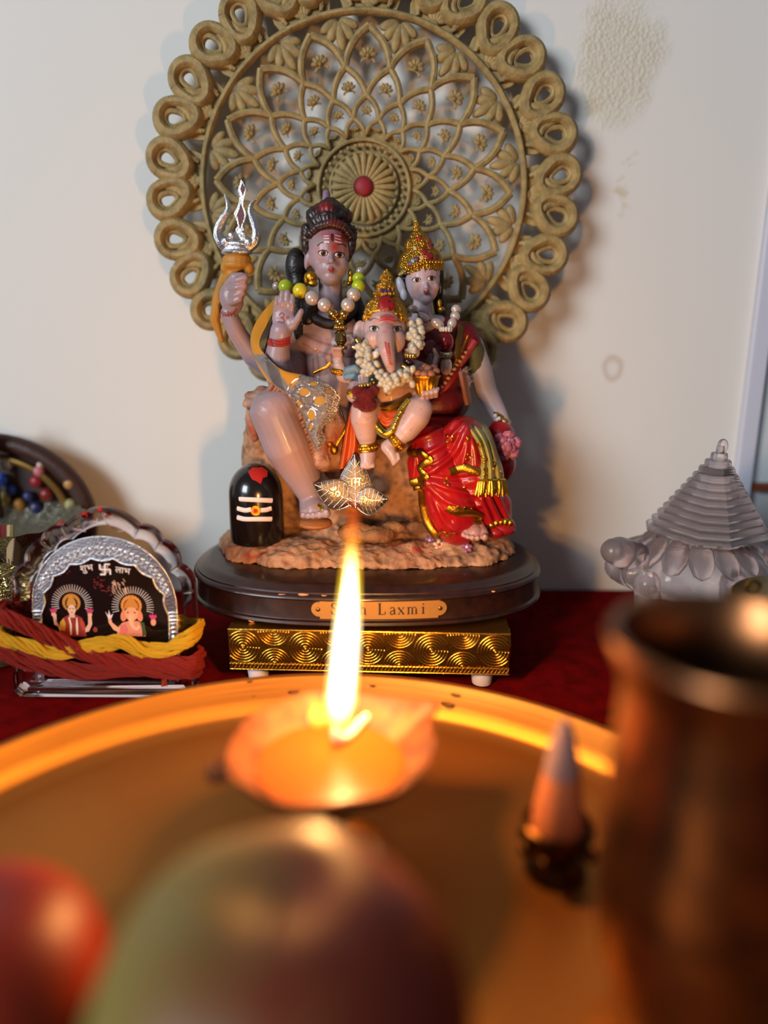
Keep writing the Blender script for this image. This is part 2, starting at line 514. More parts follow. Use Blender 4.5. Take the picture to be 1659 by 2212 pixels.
# ---------------------------------------------------------------- oil lamp with flame
DZ = 5.0
dc = on(712, 1600, DZ)
dy = thing('oil_lamp', 'small footed clay-orange oil lamp with pointed spout, burning on the plate', 'lamp', (dc.x, dc.y, .12))
copper = M('lamp_copper', '#74401e', .55, .35, bump=(5, .25), var=(1.2, '#4e2814', .42, .62))
SPA = math.radians(33)
def rim_mod(a):
    d = (a - SPA + PI) % (2 * PI) - PI
    return 1 + .42 * math.exp(-(abs(d) / .19) ** 1.3) + .03 * math.cos(3 * a + 1) + .018 * math.cos(7 * a)
R0 = 3.62
bowl = [(0, 3.35), (1.2, 3.4), (2.3, 3.75), (3.1, 4.3), (3.55, 4.85), (R0, 5.0), (R0 + .1, 4.98), (3.6, 4.7), (3.15, 4.1), (2.3, 3.5), (1.2, 3.15), (0, 3.1)]
def bmod(a, i):
    w = [0, .1, .35, .65, .95, 1, 1, .9, .6, .3, .1, 0][i]
    return 1 + (rim_mod(a) - 1) * w
g = G().lathe(bowl, (dc.x, dc.y, 0), 72, bmod)
g.build('bowl', copper, dy)
G().lathe([(0, .15), (2.0, .15), (2.1, .3), (1.7, .55), (.8, .9), (.55, 1.4), (.75, 1.9), (.95, 2.1), (.7, 2.35), (.55, 2.7), (1.0, 3.1), (1.5, 3.3), (0, 3.4)], (dc.x, dc.y, 0), 40).build('stem', M('lamp_stem_bronze', '#8a6a35', .3, 1., bump=(5, .2)), dy)
hl = on(478, 1668, 4.2)
g = G(); g.tube(spline([(dc.x - 3.2, dc.y - .9, 4.3), (dc.x - 4.0, dc.y - 1.0, 4.35), (hl.x, hl.y, 4.2)], 4), [.32, .3, .28, .3, .34, .38, .42, .4, .3][:9], 10)
g.ell(hl, (.42, .4, .36)); g.build('thumb_grip', copper, dy)
G().lathe([(0, 4.12), (2.55, 4.12), (2.72, 4.1), (0, 4.0)], (dc.x, dc.y, 0), 40).build('lamp_oil', M('lamp_oil', '#8a4a14', .25), dy)
wb = on(728, 1600, 4.35)
cot = M('cotton_wick', '#efe6d6', .9)
wk = [on(810, 1530, 4.3), on(780, 1560, 4.25), on(750, 1590, 4.3), wb + V((0, 0, .2)), wb + V((.03, .05, .55))]
g = G().tube(spline(wk, 4), .17, 10); g.ell(on(815, 1527, 4.35), (.42, .3, .28)); g.build('wick', cot, dy)
G().tube([wb + V((0, 0, .2)), wb + V((.02, .04, .5)), wb + V((.03, .05, .75))], [.16, .15, .07], 8).build('charred_wick_tip', M('charred_cotton', '#1b100c', .9), dy)
def flame_mat(name, stops, edge):
    m = bpy.data.materials.new(name); m.use_nodes = True
    nt = m.node_tree; N = nt.nodes; L = nt.links; N.remove(N['Principled BSDF'])
    tc = N.new('ShaderNodeTexCoord'); sp = N.new('ShaderNodeSeparateXYZ'); L.new(tc.outputs['Generated'], sp.inputs[0])
    cr = N.new('ShaderNodeValToRGB'); e = cr.color_ramp.elements
    while len(e) < len(stops): e.new(.5)
    for i, (p, c, s) in enumerate(stops):
        e[i].position = p; cc = lin(c); e[i].color = (cc[0], cc[1], cc[2], 1)
    L.new(sp.outputs['Z'], cr.inputs['Fac'])
    fr = N.new('ShaderNodeValToRGB'); e = fr.color_ramp.elements
    while len(e) < len(stops): e.new(.5)
    mx = max(s for _, _, s in stops)
    for i, (p, c, s) in enumerate(stops):
        e[i].position = p; e[i].color = (s / mx, s / mx, s / mx, 1)
    L.new(sp.outputs['Z'], fr.inputs['Fac'])
    ms = N.new('ShaderNodeMath'); ms.operation = 'MULTIPLY'; ms.inputs[1].default_value = mx * edge; L.new(fr.outputs['Color'], ms.inputs[0])
    em = N.new('ShaderNodeEmission'); L.new(cr.outputs['Color'], em.inputs['Color']); L.new(ms.outputs[0], em.inputs['Strength'])
    tr = N.new('ShaderNodeBsdfTransparent'); ad = N.new('ShaderNodeAddShader')
    L.new(em.outputs[0], ad.inputs[0]); L.new(tr.outputs[0], ad.inputs[1]); L.new(ad.outputs[0], N['Material Output'].inputs['Surface'])
    return m
tip = at(764, 1058, wb.y + .6)
def flame_shape(w, z0, z1, n=28, seg=24):
    base = wb + V((.02, .05, .35)); pts = []; rr = []
    for i in range(n + 1):
        t = i / n; q = z0 + (z1 - z0) * t
        c = base.lerp(tip, q); c.x += .10 * math.sin(q * 3.1)
        r = w * (min(1, (t * 7 + .02)) ** .5) * (1 - t) ** .62 * (1 - .12 * t)
        pts.append(c); rr.append(max(r, .004))
    return pts, rr
fl = thing('lamp_flame', 'tall bright flame burning on the wick of the oil lamp', 'flame', (wb.x, wb.y, wb.z))
pts, rr = flame_shape(.66, -.02, 1.0)
G().tube(pts, rr, 24).build('outer_flame', flame_mat('flame_outer', [(0, '#ff8a20', .25), (.12, '#ffb840', .9), (.45, '#ffe6b0', 1.5), (.62, '#ffd21c', .9), (.78, '#ff9a10', .45), (.9, '#ff5a10', .32), (1, '#e04010', .14)], 1.), fl)
pts, rr = flame_shape(.46, .02, .80)
G().tube(pts, rr, 20).build('inner_flame', flame_mat('flame_inner', [(0, '#ffb030', .8), (.1, '#ffe090', 3), (.5, '#fff2d8', 7), (.8, '#fff0c0', 3.), (1, '#ffd040', .5)], 1.), fl)
lob = on(690, 1572, 4.35)  # small emissive lobe added for the yellow glow left of the flame base
pts = [lob + V((-.25 * t * t, .05 * t, .1 + 1.25 * t)) for t in [i / 12 for i in range(13)]]
G().tube(pts, [max(.5 * (min(1, t * 3 + .1)) ** .5 * (1 - t) ** .8, .004) for t in [i / 12 for i in range(13)]], 16).build('side_glow', flame_mat('glow_side', [(0, '#ff9a20', .3), (.3, '#ffc830', 1.1), (.7, '#ffb020', .6), (1, '#ff7a10', .1)], 1.), fl)
for i, q in enumerate((.42, .6)):
    l = bpy.data.lights.new('flame_light', 'POINT'); l.energy = FLAME_POWER * .5; l.color = (1.0, .47, .13); l.shadow_soft_size = .006
    o = bpy.data.objects.new('flame_light', l); o.location = (wb.lerp(tip, q)) * .01; COL.objects.link(o)

# ---------------------------------------------------------------- fruit on the plate
def fruit(name, label, c, R, mat, paint, dimple=.55, seed=0):
    o = thing(name, label, 'fruit', (c.x, c.y, .12))
    def fn(a, b):
        th = PI * b; ph = 2 * PI * a
        r = R * (1 + .02 * math.cos(5 * ph + seed) * math.sin(th) ** 2)
        z = math.cos(th) * .95; x = math.sin(th)
        dz = -dimple * math.exp(-(x / .34) ** 2) if z > 0 else .35 * math.exp(-(x / .3) ** 2)
        return c + V((r * x * math.cos(ph), r * x * math.sin(ph), r * (z + dz * .5)))
    g = G().grid(fn, 56, 40, cu=True)
    b = g.build('fruit_skin', mat, o, angle=0)
    a = b.data.color_attributes.new('Col', 'FLOAT_COLOR', 'POINT')
    cc = np.ones((len(g.v), 4), 'f'); cc[:, :3] = paint(np.array([p[:] for p in g.v]) - np.array(c[:]))
    a.data.foreach_set('color', cc.ravel())
    t = c + V((0, 0, R * (.95 - dimple * .5)))
    G().tube(spline([t - V((0, 0, .25)), t + V((.1, 0, .35)), t + V((.35, .1, .75))], 4), [.13, .11, .1, .09, .09, .09, .1, .11, .12], 8).build('fruit_stem', M('apple_stem', '#4a3016', .8), o)
    return o
def np_lin(h): return np.array(lin(h)[:3])
def mixp(a, b, t): t = np.clip(t, 0, 1)[:, None]; return a * (1 - t) + b * t
def vnoise(p, s, seed=0):
    return np.array([noise.noise(V((q[0] * s + seed, q[1] * s, q[2] * s))) for q in p])
ac = on(606, 2205, 4.25)
def apaint(p):
    n = vnoise(p, .35, 3) * .5 + vnoise(p, 1.4, 9) * .2
    t = (p[:, 0] * .9 - p[:, 1] * .1) / 4.2 + n * .6 + .72
    return mixp(np_lin('#7e7038'), np_lin('#6a2414'), np.clip(t, 0, 1))
skin_m = M('apple_skin', '#7a241b', .45, attr=True, spec=.35)
fruit('green_red_apple', 'large out-of-focus green and red apple in front of the lamp', ac, 4.35, skin_m, apaint, .35)
tc_ = on(-60, 2165, 3.5)
fruit('red_fruit', 'orange-red apple cut off by the lower left corner of the photo', tc_, 3.35, skin_m, lambda p: mixp(np_lin('#9a2a0c'), np_lin('#6e1a0a'), vnoise(p, .5, 5) + .5), .3, 2)

# ---------------------------------------------------------------- metal pot on the right
hz = 8.0
lc = V((.769 * hz + .949 * .385 * hz, 2.317 * hz - .315 * .385 * hz, 0)); lr = .385 * hz
pot = thing('water_pot', 'tall dark bronze water pot with flared rim at right edge of plate', 'pot', (lc.x, lc.y, .12))
bronze = M('dark_bronze', '#96603a', .33, 1., bump=(3, .1), var=(.8, '#6a4630'))
bl = hz
T = 20 - hz
G().lathe([(0, .12), (1.75, .12), (2.05, .3), (2.35, .9), (2.75, 2.0), (2.95, 3.4), (3.0, 5.5), (2.9, 7.5), (2.8, 9.2), (2.76, 10.3), (2.85, 10.9), (3.1, 11.45), (3.22, 11.75), (3.2, 11.95), (3.1, T), (2.95, 11.95),
           (2.8, 11.5), (2.6, 10.9), (2.55, 10.0), (2.65, 8), (2.75, 5.5), (2.6, 2.2), (1.8, .8), (0, .6)], (lc.x, lc.y, 0), 64).build('pot_body', bronze, pot)

G().tube([lc + V((3.14 * math.cos(a * PI / 32), 3.14 * math.sin(a * PI / 32), 11.9)) for a in range(64)], .13, 8, closed=True).build('rolled_rim', bronze, pot)

# ---------------------------------------------------------------- incense cone and holder
ic = on(1198, 1880, .12)
ih = thing('incense_holder', 'small dark brass incense cone holder with ball studs, standing on plate', 'incense holder', (ic.x, ic.y, .12))
dk = M('tarnished_brass', '#4a3018', .3, 1., bump=(6, .3))
G().lathe([(0, .12), (1.0, .12), (1.15, .25), (1.05, .5), (.85, .8), (.95, 1.2), (1.2, 1.5), (1.32, 1.9), (1.3, 2.2), (1.18, 2.3), (1.05, 2.1), (.95, 1.8), (0, 1.7)], (ic.x, ic.y, 0), 40).build('cup', dk, ih)
for j in range(8):
    a = 2 * PI * j / 8 + .25
    G().ell((ic.x + 1.22 * math.cos(a), ic.y + 1.22 * math.sin(a), 1.25), .27, seg=14, rings=8).build('ball_stud', dk, ih)
cn = thing('incense_cone', 'brown incense cone with grey ash tip in the small brass holder', 'incense', (ic.x, ic.y, 1.72))
def rough_cone(pr): 
    return G().lathe(pr, (ic.x, ic.y, 0), 28, lambda a, i: 1 + .03 * math.sin(a * 3 + i * 1.7))
rough_cone([(0, 1.72), (.93, 1.72), (.95, 2.2), (.86, 2.9), (.76, 3.6), (.66, 4.25), (0, 4.3)]).build('unburnt_cone', M('incense_brown', '#a45a30', .85, bump=(8, .4)), cn)
rough_cone([(0, 4.25), (.66, 4.26), (.62, 4.6), (.5, 5.2), (.36, 5.75), (.22, 6.15), (.1, 6.35), (0, 6.38)]).build('ash_tip', M('incense_ash', '#7e5f58', .95, bump=(9, .5)), cn)
# ---------------------------------------------------------------- gold embossed stool under the statue
a0 = at(502, 1400, 37.3); a1 = at(1112, 1400, 37.1)
SW = (a1.x - a0.x) / 2; SX = (a0.x + a1.x) / 2; SZ0, SZ1 = .95, 3.4
st = thing('gold_stool', 'low stool wrapped in embossed gold foil under the statue', 'stool', (SX, 43.5, 0))
foil = M('embossed_gold_foil', '#d8a742', .26, 1., bump=(9, .18))
SYF = -6.3
g = G().box((SX, 43.5, (SZ0 + SZ1) / 2), (SW, 6.2, (SZ1 - SZ0) / 2)); g.build('stool_body', foil, st, smooth=False)
def rings(cx, cz, R, g, lo, hi, face):
    n = 6
    for i in range(n):
        r = R * (i + .55) / n
        arc = []
        for j in range(41):
            a = 2 * PI * j / 40
            x = cx + r * math.cos(a); z = cz + r * math.sin(a)
            ok = lo[0] + .03 < x < hi[0] - .03 and lo[1] + .02 < z < hi[1] - .02
            if ok: arc.append(face(x, z))
            if (not ok or j == 40) and arc:
                if len(arc) > 2: g.tube(arc, R * .052, 5)
                arc = []
    g.ell(face(cx, max(min(cz, hi[1] - .05), lo[1] + .05)), R * .07, seg=8, rings=6)
    return g
face_f = lambda x, z: V((x, 43.5 + SYF + .1, z))
zc = SZ0 + .42; top = SZ1 - .06
pitch = 1.72
nn = 0
for i in range(-6, 7):
    cx = SX + i * pitch
    if i % 2 == 0:
        if abs(cx - SX) < SW + .4:
            rings(cx, (zc + top) / 2, .98, G(), (SX - SW, zc), (SX + SW, top), face_f).build('embossed_swirl', foil, st, angle=0)
    else:
        for zz in (zc, top):
            if abs(cx - SX) < SW + .4:
                rings(cx, zz + (.03 if zz < 2 else -.03), .92, G(), (SX - SW, zc), (SX + SW, top), face_f).build('embossed_swirl', foil, st, angle=0)
face_r = lambda y, z: V((SX + SW + .02, y, z))
for i in range(-3, 4):
    rings(43.5 + i * pitch, (zc + top) / 2 if i % 2 else zc, .95, G(), (43.5 - 6.2, zc), (43.5 + 6.2, top), face_r).build('embossed_swirl', foil, st, angle=0)
g = G()
nd = 74
for i in range(nd):
    g.ell((SX - SW + (i + .5) * 2 * SW / nd, 43.5 + SYF + .08, zc), (.055, .05, .05), seg=6, rings=4)
    x = SX - SW + (i + .5) * 2 * SW / nd
    g.tube([(x - .07, 43.5 + SYF + .1, SZ0 + .1), (x + .05, 43.5 + SYF + .06, SZ0 + .2), (x + .09, 43.5 + SYF + .1, SZ0 + .32)], .035, 5)
for zz in (SZ0 + .04, SZ0 + .38, top + .02): g.tube([(SX - SW, 43.5 + SYF + .1, zz), (SX + SW, 43.5 + SYF + .1, zz)], .04, 6)
b = g.build('beaded_border', foil, st); b['kind'] = 'stuff'
for sx in (-1, 1):
    for sy in (-1, 1):
        G().lathe([(0, 0), (.55, 0), (.66, .9), (.6, .97), (0, .97)], (SX + sx * (SW - 1.35), 43.5 + sy * 5.2, 0), 20).build('stool_foot', M('white_plastic', '#d8cfd2', .5), st)
st.rotation_euler.z = math.radians(-2.6)

# ---------------------------------------------------------------- the statue: wood base, plaque, rock
BX, BY, BA, BB, BE = -1.02, 44.2, 10.65, 6.65, 2.5
BZ0, BZ1 = 3.43, 5.68
statue = thing('seated_deity_statue', 'painted resin family of three seated deities on a rock and dark wooden base', 'statue', (BX, BY, BZ0))
def sup(a, ins=0.):
    c, s = math.cos(a), math.sin(a)
    return V((BX + (BA - ins) * math.copysign(abs(c) ** (2 / BE), c), BY + (BB - ins) * math.copysign(abs(s) ** (2 / BE), s), 0))
prof = [(.35, 3.43), (.1, 3.48), (0, 3.6), (.04, 3.74), (.2, 3.8), (.22, 3.86), (.22, 4.9), (.12, 4.95), (.05, 5.05), (.1, 5.2), (.28, 5.28), (.3, 5.36), (.45, 5.42), (.62, 5.56), (.85, 5.66), (1.05, 5.68)]
g = G(); n = 144
vs = []; fs = []
for (i_, z) in prof:
    for j in range(n):
        p = sup(2 * PI * j / n, i_); p.z = z; vs.append(p)
for i in range(len(prof) - 1):
    for j in range(n): fs.append((i * n + j, i * n + (j + 1) % n, (i + 1) * n + (j + 1) % n, (i + 1) * n + j))
fs.append(tuple(range(n - 1, -1, -1))); fs.append(tuple((len(prof) - 1) * n + j for j in range(n)))
wood = M('dark_lacquered_wood', '#2b130b', .38, bump=(2, .08), coat=.2, var=(1.5, '#1d0c08'))
base = g.add(vs, fs).build('wooden_base', wood, statue, angle=50)
def yf(x, ins=.22):
    q = min(abs((x - BX) / (BA - ins)), .999)
    return BY - (BB - ins) * (1 - q ** BE) ** (1 / BE)
# worn chips in the lacquer
chip = M('bare_wood_chip', '#c98a62', .8)
for (u, v, L_, w) in [(612, 1284, 11, 1.6), (655, 1284, 11, 3), (660, 1296, 16, 1.5), (700, 1286, 6, 1.3), (545, 1341, 8, 2.5), (948, 1295, 5, 2), (1066, 1277, 4, 2.0), (648, 1342, 6, 2)]:
    p = on(u, v, 5.0)
    x = at(u, v, 37.7).x; y = yf(x, .2 if v > 1280 else .1) - .02
    q = at(u, v, y); s = k(u, v, y)
    G().tube(spline([q + V((-L_ * s, 0, .1 * s)), q + V((0, 0, -s)), q + V((L_ * s, 0, -.6 * s))], 3), [w * s * f for f in (.3, .7, 1, 1, .8, .5, .3)], 6, flat=(1, .5), up=(0, -1, 0)).build('lacquer_chip', chip, base)
# engraved name plate
pz0, pz1 = 3.93, 5.02
xl, xr = at(672, 1320, 37.5).x, at(966, 1320, 37.5).x
plate_m = M('plaque_brass', '#c08a48', .5, .55, bump=(8, .15))
def plq(x, z, t): return V((x, yf(min(max(x, BX - 5), BX + 5)) - .09 + t, z))
zm = (pz0 + pz1) / 2; hh = (pz1 - pz0) / 2
out = []
def ear(cx, sg):
    r = []
    for i in range(9):
        a = -PI / 2 + PI * i / 8; r.append((cx + sg * (.42 * math.cos(a)), zm + .42 * math.sin(a)))
    return r
xa, xb = xl + .45, xr - .45
out = [(xa + (xb - xa) * i / 12, zm - hh) for i in range(13)] + [(xb, zm - .42)] + ear(xb + .05, 1) + [(xb, zm + .42)]
out += [(xb + (xa - xb) * i / 12, zm + hh) for i in range(13)] + [(xa, zm + .42)] + ear(xa - .05, -1)[::-1] + [(xa, zm - .42)]
# strips keep the face following the curved wood
def half(x):
    if xa <= x <= xb: return hh
    d = (xa - .05 - x) if x < xa else (x - xb - .05)
    return math.sqrt(max(.42 ** 2 - max(d, 0) ** 2, .0004))
xs = [xa - .47 + .42 * (1 - math.cos(PI / 2 * i / 8)) for i in range(9)] + [xa - .001] + [xa + (xb - xa) * i / 24 for i in range(25)] + [xb + .001] + [xb + .05 + .42 * math.sin(PI / 2 * i / 8) for i in range(9)]
vs = []; fs = []; nx = len(xs)
for t in (0, .1):
    for x in xs:
        for q in (-1, 1): vs.append(plq(x, zm + q * half(x), t))
for i in range(nx - 1):
    a = 2 * i; o_ = 2 * nx
    fs += [(a, a + 1, a + 3, a + 2), (o_ + a, o_ + a + 2, o_ + a + 3, o_ + a + 1), (a + 1, o_ + a + 1, o_ + a + 3, a + 3), (a, a + 2, o_ + a + 2, o_ + a)]
fs += [(0, 2 * nx, 2 * nx + 1, 1), (2 * nx - 2, 2 * nx - 1, 4 * nx - 1, 4 * nx - 2)]
plaque = G().add(vs, fs).build('name_plaque', plate_m, statue, angle=30)
for x in (xa - .1, xb + .1):
    G().ell(plq(x, zm, -.02), (.12, .07, .12), seg=12, rings=8).build('plaque_pin', M('aged_pin_brass', '#8a6a40', .35, 1.), plaque)
ink = M('engraved_black', '#2a1a12', .7)
# serif capitals and small letters as strokes (thick, thin) in a unit box, x-height .62
def LET(ch):
    T_, t_ = .15, .06
    S = []
    bar = lambda x0, y0, x1, y1, w: S.append(([(x0, y0), (x1, y1)], w))
    crv = lambda p, w: S.append((spline2(p, 5), w))
    if ch == 'S': crv([(.50, .80), (.40, .97), (.22, .97), (.08, .80), (.20, .58), (.42, .45), (.52, .24), (.38, .03), (.18, .03), (.06, .22)], .10); bar(.50, .70, .50, .98, .05); bar(.06, .02, .06, .30, .05); w = .6
    if ch == 'L': bar(.16, 0, .16, 1, T_); bar(.02, .98, .32, .98, t_); bar(.02, .02, .6, .02, t_); bar(.6, .02, .62, .28, .07); w = .68
    if ch == 'h': bar(.14, 0, .14, 1, .13); bar(.0, .97, .16, .97, .05); bar(.02, .02, .27, .02, .05); crv([(.16, .5), (.3, .62), (.44, .55), (.46, .4)], .08); bar(.46, .45, .46, 0, .13); bar(.34, .02, .6, .02, .05); w = .64
    if ch == 'b': bar(.14, 0, .14, 1, .13); bar(.0, .97, .16, .97, .05); crv([(.16, .5), (.32, .62), (.5, .5), (.54, .3), (.48, .1), (.32, 0), (.16, .1)], .09); w = .62
    if ch == 'u': bar(.14, .6, .14, .2, .13); crv([(.14, .22), (.2, .04), (.34, .02), (.46, .14)], .08); bar(.48, 0, .48, .6, .13); bar(.02, .6, .16, .6, .05); bar(.36, .6, .5, .6, .05); bar(.48, .02, .6, .02, .05); w = .64
    if ch == 'a': crv([(.08, .5), (.2, .62), (.36, .6), (.42, .45)], .08); bar(.42, .46, .42, .06, .12); crv([(.42, .36), (.2, .3), (.08, .16), (.16, .01), (.3, .04), (.42, .14)], .09); bar(.42, .03, .54, .04, .06); w = .56
    if ch == 'x': bar(.06, .6, .5, .02, .12); bar(.5, .6, .06, .02, .05); bar(0, .6, .2, .6, .05); bar(.38, .6, .56, .6, .05); bar(0, .02, .2, .02, .05); bar(.38, .02, .58, .02, .05); w = .6
    if ch == 'm':
        bar(.14, 0, .14, .62, .12); bar(.02, .6, .16, .6, .05); bar(.02, .02, .26, .02, .05)
        for q in (0, .32): crv([(.16 + q, .5), (.28 + q, .62), (.42 + q, .55), (.45 + q, .4)], .07); bar(.45 + q, .45, .45 + q, 0, .12); bar(.34 + q, .02, .57 + q, .02, .05)
        w = .94
    if ch == 'i': bar(.14, 0, .14, .62, .13); bar(.02, .6, .16, .6, .05); bar(.02, .02, .27, .02, .05); S.append(([(.14, .80), (.14, .90)], .13)); w = .3
    return S, w
def letter(ch, x, z, h, frm, parent, mat):
    S, w = LET(ch); g = G()
    for pts, th in S:
        P = [frm(x + a * h, z + b * h, -.015) for a, b in pts]
        g.tube(P, th * h * .5, 8, flat=(1, .25), up=(0, -1, 0))
    g.build('letter', mat, parent); return w * h
lz = zm - .27; x = at(714, 1320, 37.5).x
for ch, px_ in (('S', 714), ('u', 737), ('b', 757), ('h', 776), ('L', 816), ('a', 841), ('x', 859), ('m', 879), ('i', 911)):
    big = .66
    letter(ch, at(px_, 1320, 37.5).x, lz, big if ch in 'Lhbi' else (.66), plq, plaque, ink)

# rock
def rockdisp(amp, s, seed=0):
    def f(co, nr):
        r = np.empty(len(co))
        for i, q in enumerate(co):
            p = V((q[0] * s + seed, q[1] * s, q[2] * s))
            r[i] = noise.fractal(p, 1.0, 2.1, 4) * .6 - abs(noise.noise(p * 2.3)) * .55 + .12
        return r * amp
    return f
g = G()
for (u, v, Y, rx, ry, rz) in [(560, 1200, 44, 80, 78, 42), (650, 1205, 43.2, 110, 85, 42), (770, 1210, 42.9, 120, 78, 38), (880, 1210, 43.0, 130, 82, 40), (990, 1200, 43.6, 110, 85, 42), (1050, 1190, 44.6, 62, 75, 42),
                              (540, 1175, 45.6, 66, 80, 36), (800, 1160, 46, 230, 80, 40)]:
    g.el(u, v, Y, rx, ry, rz)
rockm = M('painted_rock', '#b07850', .8, bump=(5, .6), attr=True, var=(2.2, '#7a5a40', .5, .8))
def rpaint(co):
    n = vnoise(co, .55, 2); n2 = vnoise(co, 2.2, 7)
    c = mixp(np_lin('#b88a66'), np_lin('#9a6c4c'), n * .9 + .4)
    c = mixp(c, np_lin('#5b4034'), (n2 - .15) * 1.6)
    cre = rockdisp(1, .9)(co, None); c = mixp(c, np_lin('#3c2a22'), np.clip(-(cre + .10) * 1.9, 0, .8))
    # red powder spilled on the left corner and by the feet
    for (u, v, Y, R, a) in [(520, 1185, 41.5, 1.1, 1.1), (590, 1170, 41.2, 1.0, .7), (900, 1165, 41.5, 1.4, .5), (480, 1175, 43, .7, .8)]:
        d = np.linalg.norm(co - np.array(at(u, v, Y)[:]), axis=1)
        c = mixp(c, np_lin('#b02018'), a * np.exp(-(d / R) ** 2) * (n2 * 2.0 + .25))
    return c
def clampbase(co, nr):
    return rockdisp(.40, .9)(co, nr)
g2 = G(); g2.v = [V((p.x, p.y, max(p.z, 5.66))) for p in g.v]; g2.f = g.f
# flat underside seated on the wood
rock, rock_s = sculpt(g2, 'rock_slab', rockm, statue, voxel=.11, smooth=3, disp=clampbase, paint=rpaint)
def flatten(o, z):
    n = len(o.data.vertices); co = np.empty(n * 3, 'f'); o.data.vertices.foreach_get('co', co); co = co.reshape(-1, 3)
    zz = (z - ORG[o.name].z) * .01; co[:, 2] = np.maximum(co[:, 2], zz); o.data.vertices.foreach_set('co', co.ravel()); o.data.update()
flatten(rock, 5.68)
g = G()
for (u, v, Y, rx, ry, rz) in [(780, 1060, 46.3, 150, 55, 90), (860, 1040, 45.6, 90, 45, 95), (800, 1000, 45.6, 110, 40, 60), (640, 1040, 46.3, 100, 50, 110), (570, 1010, 46.2, 48, 42, 125), (565, 915, 45.6, 34, 30, 70), (700, 940, 46.5, 120, 50, 60), (960, 1050, 46.8, 110, 45, 110), (940, 960, 47.0, 110, 40, 50)]:
    g.el(u, v, Y, rx, ry, rz)
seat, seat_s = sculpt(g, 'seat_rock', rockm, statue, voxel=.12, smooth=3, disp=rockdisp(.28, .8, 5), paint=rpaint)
g = G().el(815, 1155, 42.0, 42, 32, 18).el(770, 1150, 42.3, 40, 30, 22).el(850, 1140, 42.6, 26, 20, 14)
sculpt(g, 'small_boulder', rockm, statue, voxel=.1, smooth=3, disp=rockdisp(.16, 1.4, 11), paint=lambda co: mixp(np_lin('#a07040'), np_lin('#7d4f2c'), vnoise(co, 1.1, 4) + .5))
# flowers strewn on the rock
def flower(u, v, r, colp, colc, npet):
    p, nn = rock_s.hit(u, v)
    if p is None: return
    s = k(u, v, p.y) * r; f = G(); up = (V((0, -.75, .65))).normalized(); e1 = V((1, 0, 0)); e2 = up.cross(e1)
    c = p + up * .06
    for j in range(npet):
        a = 2 * PI * j / npet + .3; d = e1 * math.cos(a) + e2 * math.sin(a)
        R = Matrix((d, up.cross(d), up)).transposed()
        f.ell(c + d * s * .58, (s * .46, s * .34, s * .16), R, 10, 6)
    o = f.build('strewn_flower', M('flower_' + colp.strip('#'), colp, .5), statue)
    G().ell(c + up * s * .14, s * .26, seg=10, rings=6).build('flower_centre', M('flower_c' + colc.strip('#'), colc, .5), o)
for q in [(928, 1169, 12, '#8a5a74', '#e0c8d0', 6), (948, 1178, 13, '#c8ab8a', '#b02a1c', 5), (972, 1172, 12, '#bca892', '#c03a28', 5), (1008, 1183, 13, '#8d5470', '#e6d6d8', 6), (832, 1146, 12, '#c08a50', '#b04020', 5), (842, 1124, 5, '#d0a090', '#c07060', 5), (856, 1130, 5, '#d0a090', '#c07060', 5), (870, 1136, 5, '#d0908a', '#c07060', 5)]:
    flower(*q)
g = G()
for i in range(40):
    u = random.uniform(840, 980); v = random.uniform(1160, 1195)
    p, nn = rock_s.hit(u, v)
    if p is not None: g.ell(p + nn * .01, (.05, .05, .03), seg=6, rings=4)
o = g.build('red_powder_grains', M('vermilion', '#b01812', .8), statue); o['kind'] = 'stuff'

# black dome stone with white stripes
dm = at(555, 1120, 43.7)
dr = 58.5 * k(555, 1080, 43.7)
ztop = at(555, 1001, 43.7).z; zb = at(555, 1165, 43.7).z
prof = [(0, zb), (dr * .96, zb), (dr, zb + .3)]
zs = ztop - dr * 1.12
prof += [(dr, zb + (zs - zb) * .6), (dr * .99, zs)]
for i in range(1, 10):
    a = PI / 2 * i / 9; prof.append((dr * math.cos(a) * .99, zs + dr * 1.12 * math.sin(a)))
lg = G().lathe(prof, (dm.x, dm.y, 0), 48)
black = M('glossy_black_stone', '#140d0b', .22, coat=.5, bump=(2, .05))
lingam = lg.build('dome_stone', black, statue)
ls = Skin(np.array([p[:] for p in lg.v]), faces=lg.f)
white = M('white_paint', '#e6d2cc', .6)
for pts in ([(518, 1078), (540, 1079), (587, 1081)], [(514, 1098), (530, 1102), (543, 1100)], [(563, 1102), (575, 1101), (585, 1098)], [(514, 1117), (530, 1121), (560, 1121), (586, 1121)]):
    g = G(); ls.line(g, pts, 5.2, .6, 8, n=6); g.build('white_stripe', white, lingam)
g = G(); ls.patch(g, oval(552, 1103, 10.5, 11, 18), .05, 3); ey = g.build('gold_eye', gold, lingam)
g = G(); ls.patch(g, oval(552.5, 1103, 4.5, 5, 12), .1, 2); g.build('red_eye_centre', M('vermilion_paint', '#a81a10', .45), lingam)
g = G(); ls.patch(g, [(536, 1020), (545, 1010), (556, 1011), (566, 1009), (578, 1018), (577, 1030), (568, 1032), (563, 1046), (555, 1040), (545, 1036), (540, 1028)], .02, 4); g.build('red_powder_mark', M('vermilion', '#b01812', .8), lingam)
